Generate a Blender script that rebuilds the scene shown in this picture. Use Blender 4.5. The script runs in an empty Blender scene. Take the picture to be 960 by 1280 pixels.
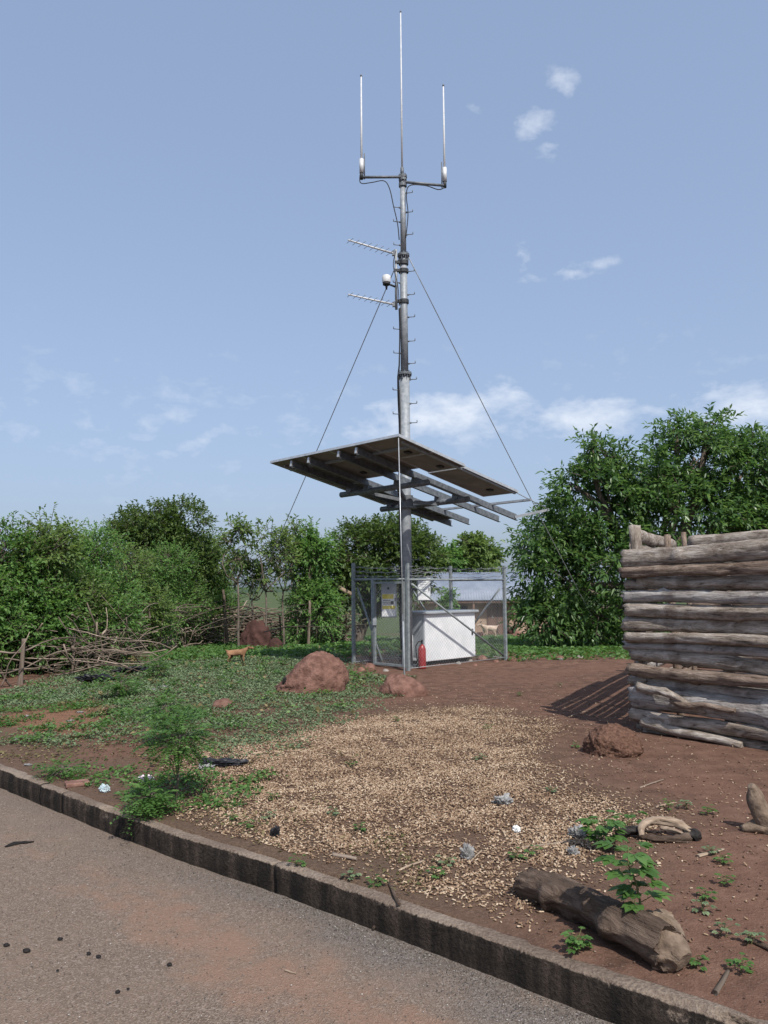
import bpy, bmesh, math, random
import numpy as np
from mathutils import Vector, Matrix, Euler, noise as mnoise

random.seed(7)
RNG = np.random.default_rng(11)
S = bpy.context.scene
C = S.collection
rad = math.radians

# ------------------------------------------------------------------ camera
F = 985.0                                    # focal length in photo pixels (960 x 1280)
PITCH = math.atan(93 / 985)
ROLL = rad(-0.4)
EYE = Vector((0, 0, 1.65))
cam_d = bpy.data.cameras.new('camera'); cam = bpy.data.objects.new('camera', cam_d); C.objects.link(cam)
cam_d.sensor_fit = 'VERTICAL'; cam_d.sensor_height = 32.0; cam_d.lens = F / 1280 * 32.0
cam_d.clip_end = 6000; cam_d.clip_start = 0.05
CR = Matrix.Rotation(math.pi / 2 + PITCH, 3, 'X') @ Matrix.Rotation(ROLL, 3, 'Z')
cam.matrix_world = Matrix.Translation(EYE) @ CR.to_4x4()
S.camera = cam
S.render.resolution_x, S.render.resolution_y = 768, 1024

# ------------------------------------------------------------------ light
SUN_EL = rad(50)
SUN_H = Vector((0.38, -0.925, 0)).normalized()          # horizontally towards the sun
SUN_DIR = Vector((SUN_H.x * math.cos(SUN_EL), SUN_H.y * math.cos(SUN_EL), math.sin(SUN_EL)))
sd = bpy.data.lights.new('sun', 'SUN'); sun = bpy.data.objects.new('sun', sd); C.objects.link(sun)
sd.energy = 3.1; sd.angle = rad(0.6); sd.color = (1.0, 0.95, 0.87)
sun.rotation_euler = SUN_DIR.to_track_quat('Z', 'Y').to_euler(); sun.location = (0, -5, 30)

W = bpy.data.worlds.new('World'); S.world = W; W.use_nodes = True
nt = W.node_tree; nt.nodes.clear()
def N(t, kind, **kw):
    n = t.nodes.new(kind)
    for k, v in kw.items():
        if k.startswith('i_'):
            key = k[2:]
            n.inputs[int(key) if key.isdigit() else key].default_value = v
        else: setattr(n, k, v)
    return n
def M_(t, op, a, b=None, c=None, clamp=False):
    n = t.nodes.new('ShaderNodeMath'); n.operation = op; n.use_clamp = clamp
    for i, v in enumerate((a, b, c)):
        if v is None: continue
        if isinstance(v, (int, float)): n.inputs[i].default_value = v
        else: t.links.new(v, n.inputs[i])
    return n.outputs[0]
out = N(nt, 'ShaderNodeOutputWorld'); bg = N(nt, 'ShaderNodeBackground'); bg.inputs[1].default_value = 0.15
sky = N(nt, 'ShaderNodeTexSky', sky_type='NISHITA', sun_disc=False, sun_elevation=SUN_EL,
        sun_rotation=math.atan2(SUN_H.x, SUN_H.y), altitude=200, air_density=1.0, dust_density=4.0, ozone_density=3.0)
tc = N(nt, 'ShaderNodeTexCoord')
def dotv(v):
    n = N(nt, 'ShaderNodeVectorMath', operation='DOT_PRODUCT'); nt.links.new(tc.outputs['Generated'], n.inputs[0])
    n.inputs[1].default_value = v; return n.outputs['Value']
def raydir(px, py):
    d = CR @ Vector(((px - 480) / F, -(py - 640) / F, -1)); return d
# soft clouds, each a patch of the sky dome
patches = [(560, 520, 110, 32, 1.0), (745, 520, 75, 26, 1.0), (930, 505, 70, 30, .95), (630, 495, 30, 26, .8), (480, 545, 70, 26, .6),
           (665, 156, 26, 18, .75), (706, 102, 20, 22, .55), (690, 185, 22, 14, .4), (654, 322, 14, 22, .42), (692, 346, 46, 11, .5),
           (742, 328, 40, 9, .42), (592, 132, 18, 12, .35), (200, 555, 120, 26, .3), (80, 540, 90, 30, .25), (1150, 480, 160, 40, .9), (-250, 470, 200, 40, .6)]
nz = N(nt, 'ShaderNodeTexNoise', i_Scale=24.0, i_Detail=8.0, i_Roughness=.58, i_Distortion=.15)
mp = N(nt, 'ShaderNodeMapping'); mp.inputs['Scale'].default_value = (1, 1, 1.9)
nt.links.new(tc.outputs['Generated'], mp.inputs[0]); nt.links.new(mp.outputs[0], nz.inputs['Vector'])
tot = None
for px, py, sx, sy, amp in patches:
    c = raydir(px, py).normalized()
    r = c.cross(Vector((0, 0, 1))).normalized(); u = r.cross(c).normalized()
    a = M_(nt, 'MULTIPLY', dotv(r), F / sx); b = M_(nt, 'MULTIPLY', dotv(u), F / sy)
    d2 = M_(nt, 'ADD', M_(nt, 'MULTIPLY', a, a), M_(nt, 'MULTIPLY', b, b))
    m = M_(nt, 'SUBTRACT', 1.0, M_(nt, 'MULTIPLY', d2, .40), clamp=True)
    m = M_(nt, 'MULTIPLY', m, m)
    m = M_(nt, 'MULTIPLY', m, M_(nt, 'GREATER_THAN', dotv(c), 0.0))
    m = M_(nt, 'MULTIPLY', m, amp)
    tot = m if tot is None else M_(nt, 'MAXIMUM', tot, m)
# thin scattered cloud low all round the horizon
el = dotv((0, 0, 1))
band = M_(nt, 'SUBTRACT', 1.0, M_(nt, 'MULTIPLY', M_(nt, 'ABSOLUTE', M_(nt, 'SUBTRACT', el, .2)), 7.0), clamp=True)
tot = M_(nt, 'MAXIMUM', tot, M_(nt, 'MULTIPLY', band, .26))
wisp = M_(nt, 'MULTIPLY', M_(nt, 'SUBTRACT', nz.outputs['Fac'], .52), 2.6)
cl = M_(nt, 'MULTIPLY', M_(nt, 'ADD', M_(nt, 'MULTIPLY', tot, 1.15), M_(nt, 'SUBTRACT', wisp, .30)), .62, clamp=True)
cl = M_(nt, 'MULTIPLY', cl, M_(nt, 'MULTIPLY', tot, 3.0, clamp=True))
mix = N(nt, 'ShaderNodeMix', data_type='RGBA'); mix.inputs['B'].default_value = (3.9, 4.1, 4.45, 1)
nt.links.new(cl, mix.inputs['Factor']); 
# hazy tropical air: the clear-sky gradient is flattened all over the dome
gm = N(nt, 'ShaderNodeGamma', i_Gamma=.4); nt.links.new(sky.outputs[0], gm.inputs[0])
tint = N(nt, 'ShaderNodeMix', data_type='RGBA', blend_type='MULTIPLY'); tint.inputs['Factor'].default_value = 1; tint.inputs['B'].default_value = (1.28, 1.45, 1.76, 1)
nt.links.new(gm.outputs[0], tint.inputs['A']); nt.links.new(tint.outputs['Result'], mix.inputs['A'])
nt.links.new(mix.outputs['Result'], bg.inputs[0]); nt.links.new(bg.outputs[0], out.inputs[0])
S.view_settings.view_transform = 'Standard'; S.view_settings.look = 'None'
S.view_settings.exposure = 0.68; S.view_settings.gamma = 1.0; S.view_settings.use_curve_mapping = False

# ------------------------------------------------------------------ terrain shape
def smooth(a, b, x):
    t = np.clip((x - a) / (b - a), 0, 1); return t * t * (3 - 2 * t)
KERB = np.array([(-14.2, 17.6), (-9.0, 12.35), (-5.6, 9.02), (-3.22, 6.75), (-2.43, 6.02), (-1.80, 5.43), (-1.06, 4.80), (-0.62, 4.45), (-0.2, 4.09),
                 (.32, 3.62), (.86, 3.14), (1.5, 2.60), (3.0, 1.42), (6.0, -0.8), (12.0, -5.0)])
def resample(P, step):
    P = np.asarray(P, float)
    # Catmull-Rom through the points, then even steps
    Q = []
    for i in range(len(P) - 1):
        p0 = P[max(i - 1, 0)]; p1 = P[i]; p2 = P[i + 1]; p3 = P[min(i + 2, len(P) - 1)]
        for t in np.linspace(0, 1, 30, endpoint=False):
            Q.append(.5 * ((2 * p1) + (-p0 + p2) * t + (2 * p0 - 5 * p1 + 4 * p2 - p3) * t * t + (-p0 + 3 * p1 - 3 * p2 + p3) * t ** 3))
    Q.append(P[-1]); Q = np.array(Q)
    s = np.concatenate([[0], np.cumsum(np.linalg.norm(np.diff(Q, axis=0), axis=1))])
    t = np.arange(0, s[-1], step)
    return np.stack([np.interp(t, s, Q[:, k]) for k in range(P.shape[1])], 1)
KC = resample(KERB, .04)
SDIR = np.array([.685, .7286])                  # across the kerb, away from the road
TDIR = np.array([.7286, -.685])
_kt = KC @ TDIR; _ks = KC @ SDIR
def kerb_s(x, y):                               # distance behind the kerb face
    t = np.asarray(x) * TDIR[0] + np.asarray(y) * TDIR[1]
    return np.asarray(x) * SDIR[0] + np.asarray(y) * SDIR[1] - np.interp(t, _kt, _ks)
_ph = RNG.uniform(0, 6.28, (14, 2)); _fr = [(RNG.normal(size=2) * k) for k in (.5, .5, .9, .9, 1.4, 2, 2, 3, 4, 5, 7, 9, 11, 14)]
def bumps(x, y):
    z = 0
    for f, p in zip(_fr, _ph):
        k = np.hypot(*f); z = z + .018 / (k ** .9 + .35) * np.sin(f[0] * x + f[1] * y + p[0])
    return z
def vnz(x, y): return np.sin(3.1 * x + 4.7 * y + .4) * .5 + np.sin(7.3 * x - 5.1 * y) * .35 + np.sin(13 * x + 11 * y + 2) * .3 + np.sin(-23 * x + 17 * y) * .2
def gz(x, y):
    x = np.asarray(x, float); y = np.asarray(y, float)
    s = kerb_s(x, y)
    z = .153 + .047 * smooth(.1, 3.5, s) + .011 * vnz(x, y) * smooth(.5, .1, s)
    z = z + bumps(x, y) * smooth(.15, 1.5, s) * .75
    far = np.maximum(y - 16.5, 0)
    fall = -np.where(far < 32, .043 * far * smooth(0, 4, far), .043 * 32 + (far - 32) * .004)
    z = z + np.maximum(fall, -2.6) * smooth(2, 5, s)
    # small bank along the dirt edge by the compound
    z = z + .05 * np.exp(-((y - 15.1 - .15 * np.sin(x * 2)) / .3) ** 2) * smooth(1.4, 2.6, x)
    return z
def gzf(x, y): return float(gz(x, y))
def ray(px, py): return CR @ Vector(((px - 480) / F, -(py - 640) / F, -1))
def G(px, py):                                  # the ground point seen in that direction
    d = ray(px, py); t = 2.0
    z = .2
    for _ in range(60):
        t = (z - EYE.z) / d.z
        p = EYE + d * t; z = .5 * z + .5 * gzf(p.x, p.y)
    return Vector((p.x, p.y, gzf(p.x, p.y)))
def YP(px, py, y):                              # a point at a given depth
    d = ray(px, py); return EYE + d * (y / d.y)
def on(x, y, dz=0): return Vector((x, y, gzf(x, y) + dz))

# ------------------------------------------------------------------ materials
MATS = {}
def ramp(t, fac, stops):
    n = t.nodes.new('ShaderNodeValToRGB'); e = n.color_ramp.elements
    while len(e) < len(stops): e.new(.5)
    for k, (p, c) in enumerate(stops): e[k].position = p; e[k].color = (*c, 1) if len(c) == 3 else c
    t.links.new(fac, n.inputs[0]); return n.outputs[0]
def mixc(t, fac, a, b, mode='MIX'):
    n = t.nodes.new('ShaderNodeMix'); n.data_type = 'RGBA'; n.blend_type = mode
    for k, v in (('Factor', fac), ('A', a), ('B', b)):
        if isinstance(v, (int, float)): n.inputs[k].default_value = v
        elif isinstance(v, tuple): n.inputs[k].default_value = (*v, 1)
        else: t.links.new(v, n.inputs[k])
    return n.outputs['Result']
def tex(t, scale, detail=4, rough=.55, stretch=None, coord='Object', dist=0, kind='noise'):
    co = t.nodes.new('ShaderNodeTexCoord'); m = t.nodes.new('ShaderNodeMapping')
    if stretch: m.inputs['Scale'].default_value = stretch
    t.links.new(co.outputs[coord], m.inputs[0])
    if kind == 'noise':
        n = N(t, 'ShaderNodeTexNoise', i_Scale=scale, i_Detail=detail, i_Roughness=rough, i_Distortion=dist)
        t.links.new(m.outputs[0], n.inputs['Vector']); return n.outputs['Fac']
    n = N(t, 'ShaderNodeTexVoronoi', i_Scale=scale); t.links.new(m.outputs[0], n.inputs['Vector']); return n
def newmat(name, rough=.8, metal=0.0, spec=.3):
    m = bpy.data.materials.new(name); m.use_nodes = True; t = m.node_tree
    b = t.nodes['Principled BSDF']; b.inputs['Roughness'].default_value = rough; b.inputs['Metallic'].default_value = metal
    b.inputs['Specular IOR Level'].default_value = spec
    MATS[name] = m; return m, t, b
def bump(t, b, h, strength=.5, dist=.01):
    n = N(t, 'ShaderNodeBump', i_Strength=strength, i_Distance=dist); t.links.new(h, n.inputs['Height']); t.links.new(n.outputs[0], b.inputs['Normal'])
def simple(name, c1, c2, scale=8, rough=.7, metal=0.0, spec=.3, bs=.25, bd=.004, stretch=None, lo=.35, hi=.65, rnd=0.0, coord='Object'):
    m, t, b = newmat(name, rough, metal, spec)
    f = tex(t, scale, 6, .6, stretch, coord)
    col = ramp(t, f, [(lo, c1), (hi, c2)])
    if rnd:
        oi = t.nodes.new('ShaderNodeObjectInfo')
        v = M_(t, 'MULTIPLY_ADD', oi.outputs['Random'], rnd, 1 - rnd / 2)
        cc = t.nodes.new('ShaderNodeCombineColor')
        for k in range(3): t.links.new(v, cc.inputs[k])
        col = mixc(t, 1.0, col, cc.outputs[0], 'MULTIPLY')
    t.links.new(col, b.inputs['Base Color'])
    if bs: bump(t, b, f, bs, bd)
    return m
def attr(t, name):
    n = t.nodes.new('ShaderNodeAttribute'); n.attribute_name = name; return n.outputs['Fac']

def leafmat(name, dark, mid, light, trans=.3, rough=.5, spec=.35):
    m, t, b = newmat(name, rough, 0, spec)
    col = ramp(t, attr(t, 'tone'), [(0, dark), (.55, mid), (1, light)])
    t.links.new(col, b.inputs['Base Color'])
    tr = t.nodes.new('ShaderNodeBsdfTranslucent'); hs = N(t, 'ShaderNodeHueSaturation', i_Value=1.5, i_Saturation=1.15, i_Hue=.485)
    t.links.new(col, hs.inputs['Color']); t.links.new(hs.outputs[0], tr.inputs['Color'])
    mx = t.nodes.new('ShaderNodeMixShader'); mx.inputs[0].default_value = trans
    t.links.new(b.outputs[0], mx.inputs[1]); t.links.new(tr.outputs[0], mx.inputs[2])
    t.links.new(mx.outputs[0], t.nodes['Material Output'].inputs[0]); return m

# soil
m, t, b = newmat('soil', .95, 0, .15)
big = tex(t, .9, 5, .6); mid = tex(t, 6, 6, .65); fine = tex(t, 45, 5, .7); grit = tex(t, 120, 2, .5)
c = ramp(t, mid, [(.3, (.070, .039, .028)), (.5, (.124, .069, .049)), (.72, (.190, .112, .081))])
c = mixc(t, M_(t, 'MULTIPLY', M_(t, 'SUBTRACT', big, .42, clamp=True), 2.2, clamp=True), c, (.170, .090, .063))
c = mixc(t, attr(t, 'orange'), c, ramp(t, mid, [(.3, (.24, .105, .058)), (.7, (.34, .17, .10))]))
c = mixc(t, attr(t, 'humus'), c, ramp(t, fine, [(.3, (.060, .039, .027)), (.7, (.145, .096, .066))]))
c = mixc(t, M_(t, 'MULTIPLY', M_(t, 'SUBTRACT', grit, .60, clamp=True), 6, clamp=True), c, (.22, .155, .12))
c = mixc(t, attr(t, 'field'), c, ramp(t, mid, [(.3, (.045, .075, .028)), (.6, (.085, .105, .045)), (.75, (.15, .13, .07))]))
t.links.new(c, b.inputs['Base Color'])
hh = M_(t, 'ADD', M_(t, 'MULTIPLY', mid, 1.0), M_(t, 'ADD', M_(t, 'MULTIPLY', fine, .5), M_(t, 'MULTIPLY', grit, .18)))
bump(t, b, hh, .85, .03)

# road
m, t, b = newmat('asphalt', .9, 0, .25)
vor = tex(t, 170, kind='v'); vor2 = tex(t, 75, kind='v'); fine = tex(t, 160, 3, .6); patch = tex(t, 1.1, 5, .62, dist=.5); patch2 = tex(t, 5, 5, .65)
sepc = t.nodes.new('ShaderNodeSeparateColor'); t.links.new(vor.outputs['Color'], sepc.inputs[0])
c = ramp(t, sepc.outputs[0], [(0, (.036, .028, .023)), (.28, (.105, .081, .065)), (.75, (.215, .167, .135)), (1, (.40, .335, .28))])
sep2 = t.nodes.new('ShaderNodeSeparateColor'); t.links.new(vor2.outputs['Color'], sep2.inputs[0])
c = mixc(t, M_(t, 'MULTIPLY', M_(t, 'GREATER_THAN', sep2.outputs[1], .955), .7), c, (.36, .31, .27))
tan_ = mixc(t, fine, (.19, .135, .098), (.29, .208, .154))
c = mixc(t, M_(t, 'MULTIPLY', M_(t, 'ADD', patch, M_(t, 'MULTIPLY', patch2, .5)), .75, clamp=True), c, tan_)
dust = M_(t, 'MULTIPLY', M_(t, 'SUBTRACT', M_(t, 'ADD', attr(t, 'dust'), M_(t, 'MULTIPLY', M_(t, 'SUBTRACT', patch2, .5), 2.4)), .55, clamp=True), 1.8, clamp=True)
c = mixc(t, M_(t, 'MULTIPLY', dust, M_(t, 'MULTIPLY_ADD', fine, .9, .12)), c, mixc(t, fine, (.235, .135, .090), (.34, .20, .14)))
gut = M_(t, 'MULTIPLY', attr(t, 'gutter'), .55)
c = mixc(t, gut, c, ramp(t, sepc.outputs[1], [(0, (.05, .046, .043)), (.6, (.13, .12, .115)), (1, (.30, .29, .28))]))
t.links.new(c, b.inputs['Base Color'])
bump(t, b, M_(t, 'ADD', vor.outputs['Distance'], M_(t, 'MULTIPLY', fine, .8)), .9, .008)

# kerb concrete
m, t, b = newmat('kerb_concrete', .92, 0, .2)
st = tex(t, 11, 6, .65, (1.0, 1.0, .08)); fine = tex(t, 60, 5, .65); big = tex(t, 2.2, 5, .6)
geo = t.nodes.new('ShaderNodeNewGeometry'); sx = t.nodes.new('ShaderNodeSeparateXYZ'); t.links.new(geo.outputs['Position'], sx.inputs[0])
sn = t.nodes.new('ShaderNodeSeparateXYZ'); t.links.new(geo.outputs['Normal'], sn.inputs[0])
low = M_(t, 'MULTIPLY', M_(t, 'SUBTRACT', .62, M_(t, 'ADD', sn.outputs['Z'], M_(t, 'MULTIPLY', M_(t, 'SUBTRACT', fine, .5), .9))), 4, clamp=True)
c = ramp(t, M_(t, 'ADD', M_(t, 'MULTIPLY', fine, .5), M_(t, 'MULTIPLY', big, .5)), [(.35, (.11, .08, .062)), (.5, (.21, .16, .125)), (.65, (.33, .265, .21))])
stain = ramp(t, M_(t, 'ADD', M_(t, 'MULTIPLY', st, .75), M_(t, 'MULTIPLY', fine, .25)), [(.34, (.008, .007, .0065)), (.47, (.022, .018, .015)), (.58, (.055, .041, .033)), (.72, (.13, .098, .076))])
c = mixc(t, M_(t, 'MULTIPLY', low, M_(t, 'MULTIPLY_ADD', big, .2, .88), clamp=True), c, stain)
t.links.new(c, b.inputs['Base Color']); bump(t, b, M_(t, 'ADD', fine, big), 1.0, .022)

simple('galvanized', (.20, .22, .24), (.31, .33, .35), 14, .55, .15, .4, .1, .002)
simple('galvanized_dark', (.09, .10, .115), (.17, .185, .20), 14, .55, .2, .4, .1, .002)
simple('fence_steel', (.16, .185, .195), (.27, .295, .30), 20, .6, .15, .4, .1, .002)
simple('dark_metal', (.03, .032, .035), (.06, .062, .065), 20, .6, .3)
simple('antenna_white', (.50, .51, .52), (.62, .62, .62), 10, .45, 0, .4, 0)
simple('paint_white', (.66, .68, .70), (.80, .81, .82), 3, .45, 0, .4, .05, .001)
simple('paint_grey', (.28, .31, .34), (.40, .43, .46), 4, .5, 0, .4, .05, .001)
simple('sticker_yellow', (.60, .50, .06), (.74, .62, .10), 10, .5, 0, .4, 0)
simple('sticker_white', (.72, .73, .72), (.80, .80, .80), 10, .5, 0, .4, 0)
simple('black_ink', (.02, .02, .02), (.05, .05, .05), 10, .6, 0, .3, 0)
simple('cable_black', (.015, .015, .016), (.035, .035, .037), 20, .6, 0, .3, 0)
simple('wire_grey', (.22, .23, .24), (.36, .37, .38), 30, .5, .3, .4, 0)
simple('backsheet', (.17, .165, .16), (.24, .235, .23), 3, .7, 0, .3, 0)
simple('solar_cell', (.008, .012, .03), (.015, .022, .05), 5, .2, 0, .6, 0)
simple('alu', (.42, .43, .44), (.58, .59, .60), 14, .4, .5, .4, 0)
simple('red_paint', (.24, .02, .024), (.34, .04, .042), 8, .35, 0, .5, 0)
simple('concrete_pad', (.20, .18, .16), (.34, .31, .28), 12, .9, 0, .2, .4, .01)
simple('zinc_roof', (.16, .19, .245), (.22, .255, .32), 1.5, .6, .1, .4, 0)
simple('mud_wall', (.30, .215, .16), (.42, .315, .235), 1.8, .95, 0, .1, .3, .03)
simple('door_wood', (.10, .065, .05), (.17, .11, .085), 5, .85, 0, .2, .3, .01, (1, 1, .15))
simple('termite_earth', (.115, .060, .046), (.225, .125, .098), 9, .95, 0, .1, 1.0, .06)
simple('shade_toned_earth', (.050, .027, .024), (.088, .045, .038), 3.5, .95, 0, .1, .8, .06)  # earth darkened so its colour carries the tree shade on the mounds
simple('clod_earth', (.09, .05, .036), (.185, .105, .075), 38, .97, 0, .1, 1.0, .03)
simple('stone_red', (.13, .065, .05), (.24, .14, .11), 14, .92, 0, .15, .5, .02, rnd=.5)
simple('stick_wood', (.095, .072, .056), (.25, .20, .16), 6, .9, 0, .15, .4, .01, (.3, 3, 3), rnd=.85)
simple('stake_wood', (.10, .055, .035), (.20, .115, .075), 6, .9, 0, .15, .4, .01, (3, 3, .4), rnd=.6)
simple('bark_grey', (.085, .068, .055), (.18, .15, .125), 9, .95, 0, .15, .7, .02, (2, 2, .5))
simple('pale_wood', (.20, .145, .105), (.36, .28, .21), 9, .9, 0, .15, .5, .01, (.5, 4, 4))
simple('broken_wood', (.075, .052, .038), (.26, .195, .145), 16, .95, 0, .12, .9, .02, lo=.3, hi=.7)
simple('charcoal', (.012, .011, .011), (.045, .04, .038), 22, .95, 0, .15, .8, .02)
simple('goat_tan', (.16, .085, .048), (.30, .17, .10), 9, .9, 0, .1, .4, .01)
simple('goat_pale', (.40, .29, .22), (.55, .44, .36), 9, .9, 0, .1, .4, .01)
simple('hoof_dark', (.03, .022, .018), (.06, .045, .036), 9, .8)
simple('plastic_pale', (.17, .165, .16), (.32, .315, .31), 12, .5, 0, .4, .3, .01)
simple('plastic_black', (.006, .006, .008), (.018, .018, .022), 12, .5, 0, .4, .5, .01)
simple('cloth_pink', (.55, .42, .47), (.74, .68, .70), 22, .8, 0, .2, .5, .01)
simple('cloth_blue', (.36, .46, .50), (.62, .70, .72), 22, .7, 0, .2, .5, .01)
simple('matte_black', (.010, .009, .010), (.028, .024, .023), 20, .9, 0, .2, .6, .01)
simple('hill_green', (.05, .075, .05), (.08, .10, .065), .05, .95, 0, .1, 0)

# weathered hut timber
m, t, b = newmat('weathered_log', .9, 0, .15)
g1 = tex(t, 8, 8, .74, (.48, 1.4, 1.4), dist=1.2); g2 = tex(t, 30, 6, .68, (.16, 1.5, 1.5), dist=.5); blot = tex(t, 4.2, 5, .68, (.7, 1, 1), dist=.6); pit = tex(t, 48, 5, .7, (.6, 1, 1))
oi = t.nodes.new('ShaderNodeObjectInfo')
c = ramp(t, g1, [(.28, (.10, .080, .066)), (.46, (.29, .245, .205)), (.60, (.45, .40, .355)), (.78, (.60, .56, .51))])
c2 = ramp(t, g1, [(.28, (.075, .053, .041)), (.5, (.22, .165, .13)), (.75, (.42, .34, .28))])
c3 = ramp(t, g1, [(.28, (.16, .145, .135)), (.5, (.36, .335, .32)), (.75, (.54, .52, .50))])
c = mixc(t, M_(t, 'GREATER_THAN', oi.outputs['Random'], .75), c, c2)
c = mixc(t, M_(t, 'LESS_THAN', oi.outputs['Random'], .28), c, c3)
c = mixc(t, M_(t, 'MULTIPLY', M_(t, 'SUBTRACT', blot, .5, clamp=True), 3.2, clamp=True), c, ramp(t, g2, [(.3, (.06, .042, .034)), (.7, (.20, .145, .11))]))
crk = ramp(t, g2, [(.34, (.25, .22, .20)), (.43, (.85, .84, .83)), (.6, (1.1, 1.1, 1.1))])
c = mixc(t, 1.0, c, crk, 'MULTIPLY')
t.links.new(c, b.inputs['Base Color'])
bump(t, b, M_(t, 'ADD', M_(t, 'MULTIPLY', g2, .8), M_(t, 'ADD', g1, M_(t, 'MULTIPLY', pit, .35))), 1.0, .022)

# foreground bark
m, t, b = newmat('rotten_bark', .95, 0, .12)
g1 = tex(t, 9, 7, .7, (.22, 1.7, 1.7), dist=.6); g2 = tex(t, 55, 5, .65, (.35, 1, 1))
c = ramp(t, g1, [(.30, (.030, .022, .017)), (.48, (.088, .062, .047)), (.62, (.17, .125, .097)), (.8, (.30, .24, .19))])
c = mixc(t, M_(t, 'MULTIPLY', g2, .35), c, (.15, .11, .085))
t.links.new(c, b.inputs['Base Color']); bump(t, b, M_(t, 'ADD', g1, M_(t, 'MULTIPLY', g2, .5)), 1.0, .03)

# groundnut husks
m, t, b = newmat('husk_shell', .85, 0, .2)
c = ramp(t, attr(t, 'tone'), [(0, (.055, .032, .022)), (.3, (.16, .10, .064)), (.65, (.31, .215, .140)), (1, (.52, .41, .30))])
t.links.new(c, b.inputs['Base Color'])
m, t, b = newmat('pebble', .92, 0, .2)
c = ramp(t, attr(t, 'tone'), [(0, (.06, .037, .028)), (.6, (.125, .076, .057)), (.9, (.20, .14, .11)), (1, (.42, .35, .29))])
t.links.new(c, b.inputs['Base Color'])
m, t, b = newmat('road_grit', .92, 0, .2)
c = ramp(t, attr(t, 'tone'), [(0, (.03, .028, .027)), (.5, (.12, .105, .095)), (.85, (.26, .235, .21)), (1, (.5, .47, .43))])
t.links.new(c, b.inputs['Base Color'])

leafmat('leaf_big_tree', (.034, .076, .026), (.074, .150, .046), (.145, .235, .080), .45, .36, .6)
leafmat('leaf_thicket', (.070, .150, .046), (.125, .245, .073), (.20, .325, .11), .5, .55, .3)
leafmat('leaf_dark', (.038, .072, .021), (.072, .122, .034), (.125, .18, .055), .42, .5, .35)
leafmat('leaf_pale', (.07, .12, .036), (.12, .19, .058), (.19, .27, .09), .45, .55, .3)
leafmat('leaf_weed', (.042, .095, .024), (.082, .168, .042), (.14, .25, .07), .35, .5, .35)
leafmat('leaf_cover', (.075, .115, .055), (.135, .188, .098), (.21, .265, .15), .2, .65, .2)
leafmat('grass_dry', (.07, .075, .03), (.15, .13, .06), (.30, .24, .13), .25, .7, .2)

# ------------------------------------------------------------------ object helpers
ORG = {}
def link(o, parent=None, smooth_=False):
    C.objects.link(o)
    if parent is not None: o.parent = parent
    return o
def tag(o, label=None, cat=None, group=None, kind=None):
    if label: o['label'] = label
    if cat: o['category'] = cat
    if group: o['group'] = group
    if kind: o['kind'] = kind
    return o
def thing(name, loc, label, cat, group=None):
    o = bpy.data.objects.new(name, None); o.empty_display_size = .2
    C.objects.link(o); o.location = loc; ORG[o] = Vector(loc)
    return tag(o, label, cat, group)
def fast_mesh(name, V, Fc, mat=None, smooth_=False, tone=None):
    V = np.ascontiguousarray(V, dtype=np.float32); Fc = np.ascontiguousarray(Fc, dtype=np.int32)
    me = bpy.data.meshes.new(name); k = Fc.shape[1]; n = len(Fc)
    me.vertices.add(len(V)); me.vertices.foreach_set('co', V.ravel())
    me.loops.add(n * k); me.loops.foreach_set('vertex_index', Fc.ravel())
    me.polygons.add(n); me.polygons.foreach_set('loop_start', np.arange(0, n * k, k, dtype=np.int32))
    me.polygons.foreach_set('loop_total', np.full(n, k, dtype=np.int32))
    if smooth_: me.polygons.foreach_set('use_smooth', np.ones(n, dtype=bool))
    if tone is not None:
        a = me.attributes.new('tone', 'FLOAT', 'FACE'); a.data.foreach_set('value', np.ascontiguousarray(tone, dtype=np.float32))
    if mat: me.materials.append(MATS[mat])
    me.update(); me.validate(); return me
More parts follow.
